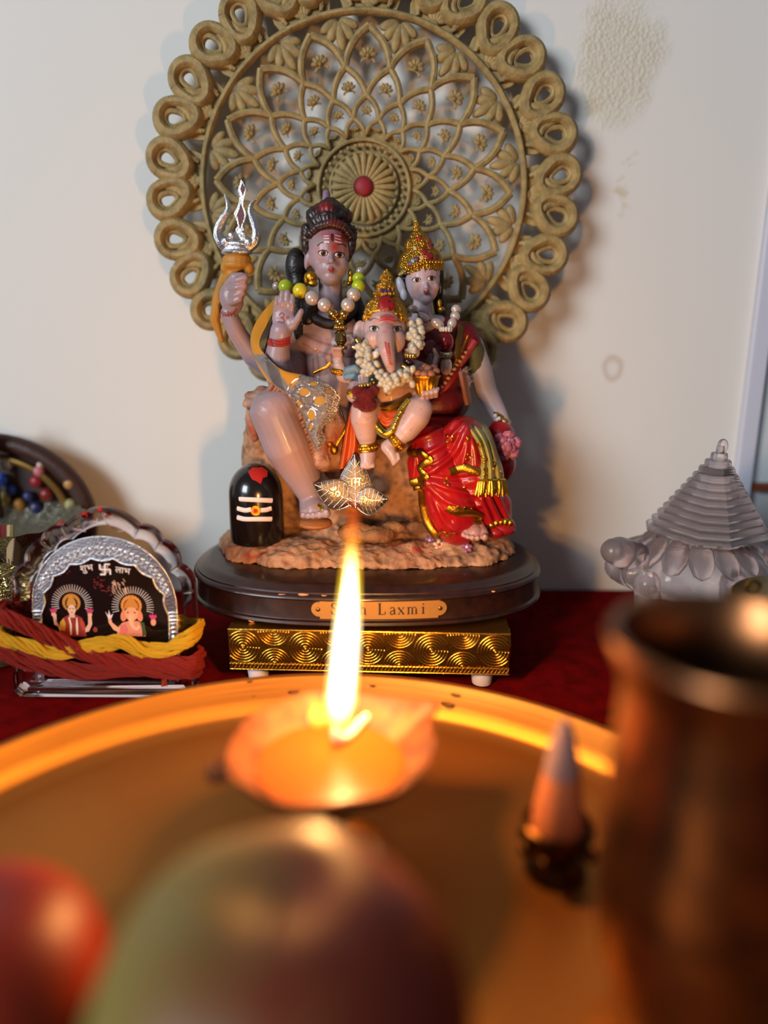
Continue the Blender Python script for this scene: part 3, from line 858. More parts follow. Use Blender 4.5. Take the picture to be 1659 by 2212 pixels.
# ---------------------------------------------------------------- carved mandala on the wall
MC = at(786, 407, WALL_Y - 1.9); MS = k(786, 407, WALL_Y - 1.9)
antique = M('antique_gold_carving', '#a58c58', .6, 0., bump=(5, .5), var=(1.6, '#877146'))
mand = thing('mandala_wall_carving', 'large round openwork gold mandala carving hung on wall behind the statue', 'wall decoration', MC)
def mloc(r, a, y=0.):        # r in photo px, a clockwise from up
    return V((r * MS * math.sin(a), y, r * MS * math.cos(a)))
def mlink(name, mesh, a):
    o = bpy.data.objects.new(name, mesh); COL.objects.link(o); o.parent = mand; o.rotation_euler = (0, a, 0); ORG[o.name] = MC.copy(); return o
def mpart(name, g, angs, kind=None, mat=None):
    g.v = [p + MC for p in g.v]
    o = g.build(name, mat or antique, mand)
    o.rotation_euler = (0, angs[0], 0)
    if kind: o['kind'] = kind
    r = [o]
    for a in angs[1:]: r.append(mlink(name, o.data, a))
    return r
st16 = 2 * PI / 16; OFF = math.radians(2.3)
# rims
mpart('outer_ring', G().tube([mloc(345, a * PI / 48, -.25) for a in range(96)], .21, 10, closed=True, flat=(1, 1.3), up=(0, -1, 0)), [0])
mpart('inner_ring', G().tube([mloc(98, a * PI / 32, -.1) for a in range(64)], .12, 8, closed=True), [0])
mpart('inner_ring', G().tube([mloc(72, a * PI / 32, -.15) for a in range(64)], .10, 8, closed=True), [0])
# lattice of petal strands: log spirals both ways, bulging between crossings
def strand(sg):
    P = []; rr = []
    radii = [315 * .763 ** i for i in range(5)]
    for i in range(4):
        for j in range(6):
            t = j / 6
            r = radii[i] * (radii[i + 1] / radii[i]) ** t
            bulge = math.sin(PI * t) * .012 * (1 if i != 1 else .6)
            P.append(mloc(r * (1 + .02 * math.sin(PI * t)), sg * ((i + t) * st16 / 2 + bulge * 2.2), -.32 + .05 * i)); rr.append(.255 * (.85 ** (i + t)))
    P.append(mloc(radii[4], sg * 4 * st16 / 2, -.1)); rr.append(.1)
    g = G().tube(P, rr, 8, flat=(1, 1.25), up=(0, -1, 0)); return g
for sg in (1, -1): mpart('lattice_strand', strand(sg), [OFF + i * st16 for i in range(16)])
# small blossoms and half rings inside the lattice cells
def blossom(r, sc_, y):
    g = G()
    for j in range(5):
        a = -1.3 + j * .65
        c = mloc(r, 0, y) + V((math.sin(a) * sc_ * .8, 0, math.cos(a) * sc_ * .8))
        g.ell(c, (sc_ * .36, sc_ * .4, sc_ * .55), Matrix.Rotation(a, 3, 'Y'), 8, 6)
    g.ell(mloc(r, 0, y - .04), sc_ * .35, seg=8, rings=6)
    g.tube([mloc(r, 0, y + .1) + V((math.cos(t * PI / 8) * sc_ * .95, 0, -sc_ * .75 + math.sin(t * PI / 8) * sc_ * .55)) for t in range(9)], sc_ * .2, 6)
    return g
for i, (r, s) in enumerate([(262, .42), (200, .34), (153, .27), (118, .2)]):
    a0 = OFF + (0 if i % 2 == 0 else st16 / 2)
    mpart('cell_blossom', blossom(r, s, -.05), [a0 + j * st16 for j in range(16)])
# leaf fans between the star tips and the ring
def fan(r, s, sg, n=5, spread=1.1):
    g = G()
    for j in range(n):
        a = (-spread + 2 * spread * j / (n - 1)); L = s * (1 - .25 * abs(a))
        c = mloc(r, 0, -.12 - .08 * math.cos(a)) + V((math.sin(a) * L * .62, 0, sg * math.cos(a) * L * .62))
        g.ell(c, (s * .2, s * .16, L * .55), Matrix.Rotation(a * sg, 3, 'Y'), 10, 8)
    return g
mpart('leaf_fan', fan(334, 1.55, -1), [OFF + st16 / 2 + j * st16 for j in range(16)])
# backing fret behind the inner lattice keeps the centre dense
mpart('pierced_backing',
      G().tube([mloc(100, a * PI / 32, .15) for a in range(64)], 24 * MS, 6, closed=True, flat=(1, .12), up=(0, -1, 0)), [0])
# rosette
def flute():
    g = G()
    g.tube([mloc(22, 0, -.35), mloc(40, 0, -.42), mloc(58, 0, -.36), mloc(70, 0, -.2)], [.10, .15, .19, .14], 8)
    return g
mpart('rosette_flute', flute(), [j * 2 * PI / 24 for j in range(24)])
mpart('rosette_dish', G().tube([mloc(36, a * PI / 24, -.1) for a in range(48)], 38 * MS, 6, closed=True, flat=(1, .16), up=(0, -1, 0)), [0])
def bd(): return G().ell(mloc(85, 0, -.2), .14, seg=8, rings=6)
mpart('rosette_bead', bd(), [j * 2 * PI / 32 for j in range(32)])
g = G().ell((0, -.5, 0), (20 * MS, .3, 20 * MS), seg=20, rings=12)
mpart('centre_boss', g, [0], mat=M('red_kumkum', '#8e1c26', .6))[0]
# outer border: 32 curled eyes in 16 mirrored pairs with a palmette between each pair
def eye_scroll(sg):
    g = G(); c = mloc(424, sg * st16 / 4, 0)
    rad = V((math.sin(sg * st16 / 4), 0, math.cos(sg * st16 / 4))); tan = V((rad.z, 0, -rad.x)) * sg
    def P(x, z, y): return c + tan * x + rad * z + V((0, y, 0))
    R = 33 * MS
    # heavy outer coil which runs down to the ring on its outer side
    pts = []
    for i in range(27):
        a = math.radians(-60 + i * 360 / 26)
        ex, ez = math.sin(a), math.cos(a); q = 1 + .5 * max(0, -.45 * ex - .89 * ez) ** 4; pts.append(P(R * ex * q, R * 1.02 * ez * q, -.18))
    g.tube([P(R * .78 * math.sin(a * PI / 12), R * .78 * math.cos(a * PI / 12), -.0) for a in range(24)], R * .34, 8, closed=True, flat=(1, .3), up=(0, -1, 0))
    g.tube(pts, [.33 + .1 * math.sin(i / 26 * PI) for i in range(27)], 10, flat=(1, 1.2), up=(0, -1, 0))
    # inner lip of the drop shaped eye
    g.tube([P(R * (.08 + .48 * math.sin(a * PI / 10) * (1 + .5 * max(0, -.45 * math.sin(a * PI / 10) - .89 * math.cos(a * PI / 10)) ** 4)), R * (.12 + .52 * math.cos(a * PI / 10) * (1 + .7 * max(0, -.45 * math.sin(a * PI / 10) - .89 * math.cos(a * PI / 10)) ** 4)), -.12) for a in range(20)], .18, 8, closed=True, flat=(1, 1.2), up=(0, -1, 0))
    # comma shaped tongue and ribs down towards the ring
    g.tube(spline([P(-R * .75, R * .1, -.2), P(-R * .55, -R * .75, -.3), P(-R * .1, -R * 1.2, -.3), P(R * .25, -R * 1.9, -.2)], 5), [.1, .12, .15, .17, .19, .2, .21, .21, .2, .19, .18, .17, .16, .15, .13, .12], 8)
    g.tube(spline([P(R * .85, -R * .2, -.15), P(R * .62, -R * 1.0, -.25), P(R * .3, -R * 1.5, -.25), P(R * .1, -R * 2.05, -.15)], 5), [.14, .16, .18, .19, .2, .2, .2, .2, .19, .18, .17, .16, .15, .14, .13, .12], 8)
    return g
for sg in (1, -1): mpart('curled_eye', eye_scroll(sg), [OFF + j * st16 for j in range(16)])
def palmette():
    g = G()
    for j in range(5):
        a = -.75 + j * .375; L = [1.15, 1.5, 1.75, 1.5, 1.15][j]
        c = mloc(352, 0, -.1 - .1 * math.cos(a * 1.6)) + V((math.sin(a) * L * .6, 0, math.cos(a) * L * .6))
        g.ell(c, (.19, .16, L * .52), Matrix.Rotation(a, 3, 'Y'), 10, 8)
    g.ell(mloc(352, 0, -.15), (.3, .2, .3), seg=10, rings=8)
    return g
mpart('palmette', palmette(), [OFF + j * st16 for j in range(16)])
def back_web():      # thin carved ground behind each pair
    g = G(); out = [(mloc(r, a).x, mloc(r, a).z) for r, a in [(346, -.15), (375, -.168), (400, -.15), (415, -.06), (420, 0), (415, .06), (400, .15), (375, .168), (346, .15)]]
    g.prism(out, lambda x, y, t: V((x, -.02 + t, y)), .25); return g
mpart('carved_ground', back_web(), [OFF + j * st16 for j in range(16)])

mand.rotation_euler.x = math.radians(-5)
# ---------------------------------------------------------------- clear acrylic picture frame on the left
FY = 36.5
FU, FV = 232, 1503
fs_x = k(232, 1300, FY + .3); fz = at(232, 1100, FY + .4).z / (FV - 1100)
fo = on(232, 1503, 0)
fr = thing('acrylic_picture_frame', 'clear scalloped acrylic arch frame with two printed deities, left of statue', 'picture frame', (fo.x, FY + .6, 0))
LEAN = .03
def fp(u, v, d=0.): # frame face coordinates: photo px in the plane of the frame, d = depth behind the face
    x = (u - FU) * fs_x; z = (FV - v) * fz
    x, z = x + z * .036, max(z - x * .012, 0)
    return V((fo.x + x, FY + d + z * LEAN, z))
acr = M('clear_acrylic', '#fbf2f4', .04, trans=1., ior=1.3)
cusps = [(428, 1269), (399, 1216), (362, 1165), (313, 1134), (236, 1098), (152, 1136), (105, 1165), (66, 1214), (36, 1266)]
out = [(424, 1500), (429, 1440), (430, 1380), (431, 1320)]
def scal(a, b, bul, n=7):
    r = []
    mx_, my_ = (a[0] + b[0]) / 2, (a[1] + b[1]) / 2; ox, oy = mx_ - 232, my_ - 1330; L = math.hypot(ox, oy)
    for i in range(n):
        t = i / n; h = bul * math.sin(PI * t) ** .75
        r.append((a[0] + (b[0] - a[0]) * t + ox / L * h, a[1] + (b[1] - a[1]) * t + oy / L * h))
    return r
for a, b in zip(cusps[:-1], cusps[1:]): out += scal(a, b, 11 if 236 not in (a[0], b[0]) else 9)
out += [(36, 1266), (30, 1320), (30, 1380), (28, 1440), (28, 1478), (32, 1494), (42, 1502)]
def ins(o, q, cy=1330): return [(232 + (u - 232) * q, cy + (v - cy) * q) for u, v in o]
def ring_solid(g, o, qs):   # bands (scale, depth) swept from the outline inward; closed solid
    n = len(o); vs = []; fs = []
    for q, d in qs: vs += [fp(u, v, d) for u, v in ins(o, q)]
    m = len(qs)
    for i in range(m):
        for j in range(n):
            a = i * n + j; b = i * n + (j + 1) % n; c = ((i + 1) % m) * n + (j + 1) % n; d = ((i + 1) % m) * n + j
            fs.append((a, b, c, d))
    return g.add(vs, fs)
ring_solid(G(), out, [(.83, .55), (.86, .25), (.92, .05), (.97, .0), (1.0, .18), (1.0, .55), (.97, .75), (.9, .8), (.83, .75)]).build('acrylic_rim', acr, fr, angle=35)
flute_m = acr
gr = G()
for i, (cu, cv) in enumerate(cusps):
    if i in (4,): continue
    q0 = ins([(cu, cv)], .985)[0]; q1 = ins([(cu, cv)], .87)[0]
    gr.tube([fp(*q0, .1), fp(*q1, .22)], [.10, .04], 8)
gr.build('scallop_rib', acr, fr)
for sg in (-1, 1):

    pts = [(236 + sg * 4, 1108), (236 + sg * 12, 1130), (236 + sg * 34, 1146), (236 + sg * 62, 1140), (236 + sg * 44, 1124), (236 + sg * 20, 1114)]
    G().prism(pts, lambda x, y, t: fp(x, y, .02 + t), .18).build('leaf_facet', acr, fr, smooth=False)
# foot of the frame
base_o = [(30, 1446), (424, 1446), (424, 1492), (416, 1503), (44, 1503), (30, 1490)]
G().prism(base_o, lambda x, y, t: fp(x, y, -.25 + t), 1.5).build('acrylic_foot', acr, fr, smooth=False)
for v_, w in ((1468, .05), (1481, .035)):
    G().tube([fp(66, v_, -.26), fp(232, v_, -.28), fp(384, v_, -.26)], w, 8).build('foot_ridge', acr, fr)
# silver arch and dark mirror panel
def arch(hw, top, bot, n=24, p=2.0, sc_=0, amp=0):
    r = []
    cy = 1330 if hw < 150 else 1325
    for i in range(n + 1):
        a = PI * i / n
        rr = 1 + amp * abs(math.sin(a * sc_))
        r.append((230 + hw * rr * math.cos(a), cy - (cy - top) * rr * math.sin(a) ** .9))
    return [(230 + hw, bot)] + r + [(230 - hw, bot)]
panel_o = arch(143, 1206, 1472, 96)
panel_m = M('black_mirror_panel', '#120d0c', .07, 0., coat=.8, spec=.8)
G().prism(panel_o, lambda x, y, t: fp(x, y, .42 + t), .08).build('dark_panel', panel_m, fr, smooth=False)
ao = arch(157, 1160, 1474, 72); ai = arch(139, 1204, 1474, 72, sc_=9, amp=-.055)
g = G(); n = len(ao); vs = []; fs = []
for o_, d in ((ao, .44), (ao, .36), (ai, .34), (ai, .44)): vs += [fp(u, v, d) for u, v in o_]
for i in range(3):
    for j in range(n - 1): fs.append((i * n + j, i * n + j + 1, (i + 1) * n + j + 1, (i + 1) * n + j))
band = M('embossed_silver_arch', '#b9b4b8', .3, 1., bump=(10, .35))
arch_o = g.add(vs, fs).build('silver_arch', band, fr)
G().tube([fp(u, v, .34) for u, v in ai], .05, 6).build('scalloped_edge', silver, arch_o)
G().tube([fp(u, v, .35) for u, v in ao], .035, 6).build('beaded_edge', silver, arch_o)
g = G()
for i in range(8, 65):
    a = PI * (i - 1) / 72
    for q, w in ((.50, .085), (.22, .06)):
        u = 230 + (139 + 18 * q) * math.cos(a); v = 1327 - (123 + 41 * q) * math.sin(a) ** .9
        if i % 2 == 0: g.tube([fp(u + 4.2 * math.cos(t * 1.0), v + 4.2 * math.sin(t * 1.0), .335) for t in range(6)], .025, 5)
        else: g.ell(fp(u, v, .335), (w, .03, w), seg=8, rings=4)
g.build('scrollwork', silver, arch_o)['kind'] = 'stuff'
for sg in (-1, 1):
    u = 230 + sg * 148
    g = G()
    for v_, w in ((1322, 12), (1330, 9), (1338, 12), (1346, 7)):
        g.ell(fp(u, v_, .34), (w * fs_x, .06, 3.5 * fz), seg=10, rings=6)
    for v_ in range(1356, 1470, 10): g.ell(fp(u, v_, .34), (6 * fs_x, .05, 5 * fz), seg=8, rings=6)
    g.build('pillar', silver, arch_o)
# print on the panel: lettering, emblem, haloes and the two figures
pwhite = M('print_silver', '#e8dcd8', .45)
def txt(body, u, v, size, rot, frm, parent, mat, ext=.002, name='lettering'):
    cu = bpy.data.curves.new(name, 'FONT'); cu.body = body; cu.size = size * .01; cu.extrude = ext * .01; cu.offset = size * .00003
    cu.align_x = 'CENTER'; cu.align_y = 'CENTER'
    o = bpy.data.objects.new('tmp_txt', cu); COL.objects.link(o)
    dg = bpy.context.evaluated_depsgraph_get(); me = bpy.data.meshes.new_from_object(o.evaluated_get(dg))
    bpy.data.objects.remove(o)
    xs = [q.co.x * 100 for q in me.vertices]; ys = [q.co.y * 100 for q in me.vertices]
    mx_, my_ = (max(xs) + min(xs)) / 2, (max(ys) + min(ys)) / 2
    c, s = math.cos(rot), math.sin(rot)
    vs = [frm((q.co.x * 100 - mx_) * c - (q.co.y * 100 - my_) * s, (q.co.x * 100 - mx_) * s + (q.co.y * 100 - my_) * c, q.co.z * 100) for q in me.vertices]
    g = G().add(vs, [tuple(p.vertices) for p in me.polygons]); bpy.data.meshes.remove(me)
    return g.build(name, mat, parent, smooth=False)
def onp(u, v): return lambda x, y, z: fp(u + x / fs_x, v - y / fz, .40 - z)
panel = [o for o in fr.children if o.name.startswith('dark_panel')][0]
txt('\u0936\u0941\u092d', 195, 1230, .50, .12, onp(195, 1230), panel, pwhite)
txt('\u0932\u093e\u092d', 272, 1232, .48, -.14, onp(272, 1232), panel, pwhite)
g = G()
def emb(pts, w=2.1): g.tube([fp(u, v, .405) for u, v in pts], w * fs_x, 5, flat=(1, .3), up=(0, -1, 0))
cx, cy, a_ = 234, 1230, 11
emb([(cx, cy - a_), (cx, cy + a_)]); emb([(cx - a_, cy), (cx + a_, cy)])
emb([(cx, cy - a_ - .3), (cx + a_, cy - a_)]); emb([(cx + a_, cy), (cx + a_, cy + a_)]); emb([(cx, cy + a_), (cx - a_, cy + a_)]); emb([(cx - a_, cy), (cx - a_, cy - a_)])
for sx in (-1, 1):
    for sy in (-1, 1): g.ell(fp(cx + sx * 5.2, cy + sy * 5.2, .41), (.035, .02, .035), seg=8, rings=5)
g.build('emblem', pwhite, panel)
def flat(name, pts, col, parent, d=.40):
    return G().prism([tuple(p) for p in pts], lambda x, y, t: fp(x, y, d + t), .015).build(name, M('print_' + col.strip('#'), col, .5), parent, smooth=False)
def halo(cu, cv, r0, r1, n=28, a0=-.25, a1=PI + .25):
    g = G()
    for i in range(n):
        a = a0 + (a1 - a0) * i / (n - 1)
        g.tube([fp(cu + r0 * math.cos(a), cv - r0 * math.sin(a), .405), fp(cu + r1 * math.cos(a), cv - r1 * math.sin(a), .405)], [.018, .012], 5)
    return g.build('halo_rays', pwhite, panel)
# seated figure in a red and yellow sari
L = panel
halo(158, 1308, 29, 45)
def serr(cu, cv, r, n=20): return [(cu + r * (1 + .06 * (i % 2)) * math.cos(2 * PI * i / (2 * n)), cv + r * (1 + .06 * (i % 2)) * math.sin(2 * PI * i / (2 * n))) for i in range(2 * n)]
fig = flat('printed_goddess', [(128, 1378), (126, 1362), (130, 1346), (138, 1336), (150, 1330), (166, 1330), (178, 1336), (184, 1350), (186, 1378)], '#8e2a1c', L, .40)
flat('halo_disc', serr(157, 1303, 19), '#c07c28', fig, .40); flat('halo_inner', oval(157, 1305, 14, 15, 16), '#241410', fig, .395)
flat('sleeve', [(127, 1362), (130, 1346), (138, 1337), (142, 1350), (139, 1366)], '#c98c26', fig, .395); flat('sleeve', [(174, 1337), (182, 1346), (185, 1360), (178, 1364), (173, 1350)], '#b3402a', fig, .395)
flat('printed_face', oval(157, 1318, 8.5, 12, 16), '#e2b49a', fig, .39); flat('neck', [(152, 1326), (162, 1326), (164, 1336), (150, 1336)], '#d8a488', fig, .392)
flat('crown', [(146, 1311), (148, 1300), (152, 1292), (157, 1284), (162, 1292), (166, 1300), (168, 1311), (162, 1308), (157, 1307), (152, 1308)], '#c2862a', fig, .388)
for x in (153.5, 160.5): flat('printed_eye', oval(x, 1316, 2, 1.1, 10), '#2a1612', fig, .386)
flat('printed_lips', oval(157, 1324, 2.4, 1.1, 10), '#a02a28', fig, .386)
flat('printed_necklace', [(148, 1336), (151, 1352), (150, 1374), (154, 1374), (155, 1352), (152, 1335)], '#e6c8b0', fig, .388); flat('printed_necklace', [(166, 1336), (164, 1352), (164, 1374), (168, 1374), (169, 1352), (168, 1335)], '#e6c8b0', fig, .388)
for sg, hx in ((-1, 117), (1, 196)):
    x0 = 130 if sg < 0 else 184
    flat('printed_arm', [(x0, 1358), (hx - sg * 0, 1352), (hx - sg * 2 - 4, 1330), (hx - sg * 2 + 4, 1329), (hx + 5, 1348), (x0 + sg * 1, 1368)] if sg < 0 else [(x0, 1368), (x0, 1360), (191, 1350), (192, 1328), (199, 1328), (200, 1350), (192, 1366)], '#dca88c', fig, .39)
    flat('printed_hand', oval(hx, 1329, 5, 5.5, 10), '#dca88c', fig, .388)
    flat('printed_lotus', [(hx - 8, 1316), (hx - 4, 1319), (hx - 3, 1314), (hx, 1318), (hx + 3, 1313), (hx + 5, 1319), (hx + 9, 1316), (hx + 6, 1324), (hx, 1326), (hx - 6, 1324)], '#b83a62', fig, .385)
# elephant headed figure
halo(290, 1312, 31, 46)
fig = flat('printed_elephant_deity', [(252, 1376), (256, 1356), (266, 1346), (280, 1342), (300, 1342), (312, 1350), (316, 1376)], '#d8866a', L, .40)
flat('halo_disc', serr(287, 1308, 22), '#cf8434', fig, .40); flat('halo_inner', oval(287, 1310, 17, 18, 18), '#24160f', fig, .395)
flat('printed_ear', oval(270, 1330, 7, 13, 14, 12), '#d9825c', fig, .393); flat('printed_ear', oval(304, 1330, 7, 13, 14, -12), '#d9825c', fig, .393)
flat('printed_head', oval(287, 1326, 14, 16, 18), '#e09a72', fig, .39)
flat('crown', [(271, 1316), (273, 1304), (279, 1296), (287, 1286), (295, 1296), (301, 1304), (303, 1316), (295, 1313), (287, 1311), (279, 1313)], '#c27a2e', fig, .388)
G().tube([fp(u, v, .388) for u, v in spline2([(287, 1326), (286, 1342), (289, 1354), (296, 1360), (302, 1356), (300, 1351)], 4)], [.16, .16, .155, .15, .14, .13, .125, .12, .115, .11, .105, .1, .095, .09, .085, .08, .075, .07, .065, .06, .05][:21], 6, flat=(1, .25), up=(0, -1, 0)).build('printed_trunk', M('print_trunk', '#e8ac86', .5), fig)
for x in (279, 294): flat('printed_eye', oval(x, 1323, 2.4, 1.4, 10), '#2a1612', fig, .386)
flat('printed_shawl', [(304, 1342), (314, 1346), (318, 1372), (309, 1376), (308, 1356)], '#3a4a24', fig, .392)
flat('printed_arm', [(262, 1370), (246, 1362), (236, 1346), (235, 1334), (241, 1333), (244, 1346), (256, 1356), (266, 1358)], '#e0a07c', fig, .39)
flat('printed_axe', [(230, 1322), (236, 1330), (238, 1318), (241, 1330), (247, 1326), (243, 1336), (236, 1337)], '#dccad0', fig, .386)
flat('printed_hand', oval(334, 1344, 6, 8, 12), '#d89070', fig, .388)
flat('printed_lotus', [(325, 1330), (328, 1326), (330, 1330), (333, 1324), (336, 1330), (339, 1326), (342, 1331), (338, 1338), (330, 1338)], '#c03a6a', fig, .385)
flat('printed_garland', [(262, 1352), (272, 1348), (278, 1362), (270, 1374), (258, 1372)], '#cf6e62', fig, .388)
flat('printed_offering', oval(206, 1362, 5, 6, 10), '#8a3020', L, .39)
g = G()
for i in range(30):
    a = random.uniform(.9, 2.4); r = random.uniform(10, 34)
    u, v = 272 + random.uniform(-22, 8), 1272 + random.uniform(-18, 12)
    g.tube([fp(u, v, .405), fp(u - 4 + random.uniform(-2, 2), v - 7, .405)], .02, 4)
g.build('scratched_patch', M('scratch_peach', '#c4a79a', .7), panel)['kind'] = 'stuff'
g = G()
for i in range(36):
    q = random.choice([(222, 1268), (135, 1240), (214, 1258), (232, 1276)])
    g.ell(fp(q[0] + random.gauss(0, 9), q[1] + random.gauss(0, 5), .41), (random.uniform(.03, .09), .01, .04), seg=6, rings=4)
g.build('kumkum_smudge', M('kumkum_dull', '#6e1e1c', .9), panel)['kind'] = 'stuff'
for i, (u, v, a, b) in enumerate([(205, 1112, 12, 6), (234, 1101, 6, 5), (252, 1110, 6, 4), (150, 1129, 6, 3)]):
    G().ell(fp(u, v, .12), (a * fs_x, .12, b * fz), seg=10, rings=6).build('kumkum_dab', M('vermilion', '#b01812', .8), fr)

# ---------------------------------------------------------------- sacred threads wound round the frame
def bundle(name, label, path, r, n, col1, col2, turns, tail=None):
    """path: px points in the frame plane (front), then around the back"""
    P = spline2(path, 6); m = len(P)
    pr = [(u, v) for u, v in P]
    front = []
    for i, (u, v) in enumerate(pr):
        t = i / (m - 1); edge = min(t, 1 - t) * 12
        d = -.42 + max(0, .6 - edge) * 1.4
        front.append(fp(u, v, d))
    # the way back round behind the slab
    a, b = pr[-1], pr[0]; back = []
    for i in range(1, 12):
        t = i / 12; back.append(fp(a[0] + (b[0] - a[0]) * t, a[1] + (b[1] - a[1]) * t, .5 + .65 * math.sin(PI * t) ** .5))
    loop = front + back; N_ = len(loop)
    root = G()
    rs = r * fs_x
    m1 = M(name + '_' + col1.strip('#'), col1, .9, bump=(40, .4)); m2 = M(name + '_' + col2.strip('#'), col2, .9, bump=(40, .4))
    t_ = thing(name, label, 'thread', (fp(path[0][0], path[0][1]).x, FY, fp(path[0][0], path[0][1]).z - rs))
    for s in range(n):
        ph = 2 * PI * s / n; q = .35 if s % 3 == 0 else .82
        rr_ = random.uniform(.8, 1.1); pts = []
        for i in range(N_):
            T_ = (loop[(i + 1) % N_] - loop[i - 1]).normalized()
            n1 = V((0, 0, 1)); n1 = (n1 - T_ * n1.dot(T_)).normalized(); n2 = T_.cross(n1)
            ang = ph + turns * 2 * PI * i / N_
            wob = 1 + .15 * math.sin(i * .7 + s)
            pts.append(loop[i] + (n1 * math.cos(ang) + n2 * math.sin(ang) * .55) * rs * q * wob)
        # split the strand into two fine plies for the stringy look
        for pl_ in range(6):
            o_ = [p + V((0, .02 * math.cos(pl_ * 1.05 + i * .35), 1.0)) * 0 + V((0, math.sin(pl_ * PI / 3 + i * .3) * rs * .16, math.cos(pl_ * PI / 3 + i * .3) * rs * .2)) for i, p in enumerate(pts)]
            root.tube(o_, rs * .095 * rr_, 5, closed=True)
    b_ = root.build('thread_strands', m1, t_); b_['kind'] = 'stuff'
    if tail:
        g = G()
        for i in range(16):
            q = [(u + random.uniform(-5, 5) + (j - 1) * random.uniform(-3, 3), v) for j, (u, v) in enumerate(tail)]
            g.tube([fp(u, v, -.4 + random.uniform(-.08, .08)) for u, v in spline2(q, 4)], .035, 5)
        g.build('thread_tail', m2, t_)['kind'] = 'stuff'
    return t_
bundle('red_thread', 'thick dark red thread skein wound diagonally across the acrylic frame, ends frayed', [(8, 1318), (50, 1332), (105, 1358), (170, 1390), (240, 1412), (320, 1425), (400, 1424), (438, 1418)], 20, 11, '#84180a', '#942c12', 3, [(352, 1436), (364, 1452), (362, 1472)])
bundle('red_thread', 'lower red thread skein sagging lowest around the acrylic frame', [(3, 1396), (40, 1410), (90, 1424), (150, 1436), (210, 1442), (290, 1432), (370, 1434), (436, 1440)], 19, 11, '#7c160a', '#942c12', 2)
bundle('yellow_thread', 'yellow thread skein twisted above the red ones around acrylic frame', [(2, 1362), (30, 1376), (80, 1388), (130, 1400), (200, 1385), (270, 1376), (330, 1394), (390, 1380), (440, 1352)], 17, 10, '#c99a16', '#c99a16', 3)
# ---------------------------------------------------------------- blurred things behind on the left
ob = on(40, 1290, 0)
YB = 46.0
# round dark-wood framed picture leaning on the wall
pc = at(-10, 1120, 49.5)
rp = thing('round_framed_picture', 'dark brown round framed picture with colourful beads, behind acrylic frame at left edge', 'picture', (pc.x, 49.5, 0))
Rk = 195 * k(-10, 1120, 49.5)
brown = M('dark_carved_wood', '#3a2018', .5, bump=(3, .4))
G().tube([(pc.x + Rk * math.cos(a * PI / 28) * 1.02, 49.6, max(pc.z + Rk * .86 * math.sin(a * PI / 28), .4)) for a in range(56)], .62, 12, closed=True).build('round_frame', brown, rp)
G().tube([(pc.x + Rk * .84 * math.cos(a * PI / 28), 49.3, max(pc.z + Rk * .70 * math.sin(a * PI / 28), .5)) for a in range(56)], .28, 8, closed=True).build('inner_moulding', M('dull_gold_moulding', '#8a6a38', .4, .8), rp)
out = [(pc.x + Rk * math.cos(a * PI / 24), max(pc.z + Rk * .84 * math.sin(a * PI / 24), .3)) for a in range(48)]
G().prism(out, lambda x, y, t: V((x, 49.6 + t, y)), .3).build('picture_ground', M('picture_dark', '#3a261c', .6, var=(.5, '#241a28')), rp, smooth=False)
cols = [('#2a5ad0', 2, 1036, 15, .35), ('#1c2a66', 25, 1058, 13, .3), ('#2c2c5a', 62, 1072, 12, .35), ('#c0707a', 84, 1018, 12, .4), ('#8e1f24', 78, 1040, 14, .35), ('#b08048', 150, 1045, 13, .4), ('#a09a66', 152, 1090, 13, .5),
        ('#7a1a14', 100, 1068, 15, .3), ('#8a8a86', 12, 1002, 16, .4), ('#8a7a40', 8, 1078, 16, .4), ('#a06a26', 42, 1090, 14, .4), ('#20204a', 78, 1098, 16, .3), ('#d0b0a8', 88, 1004, 8, .4)]
for c, u, v, r, ro in cols:
    s = k(u, v, 49.2) * r
    G().ell(at(u, v, 49.25), (s, .35, s), seg=14, rings=8).build('relief_ornament', M('ornament_' + c.strip('#'), c, ro, bump=(6, .4)), rp)
# silver tinsel tray / garland
tn = M('silver_tinsel', '#b5b09a', .3, .9, bump=(8, .9, 'voronoi'))
tl = thing('tinsel_tray', 'pale silver fluted tray lying in front of the round picture', 'tray', (at(60, 1160, 45.2).x, 45.4, 0))
c0 = at(20, 1122, 45.2)
zr = c0.z
G().lathe([(0, zr - 2.1), (2.5, zr - 2.0), (3.4, zr - 1.2), (4.2, zr - .1), (4.4, zr), (4.2, zr - .05), (3.2, zr - 1.0), (0, zr - 1.6)], (c0.x, 45.4, 0), 48, lambda a, i: 1 + .03 * math.cos(24 * a)).build('tray_dish', tn, tl)
G().lathe([(1.4, .02), (1.6, .1), (1.2, zr - 2.6), (1.5, zr - 2.0), (0, zr - 2.0)], (c0.x, 45.4, 0), 24).build('tray_foot', tn, tl)
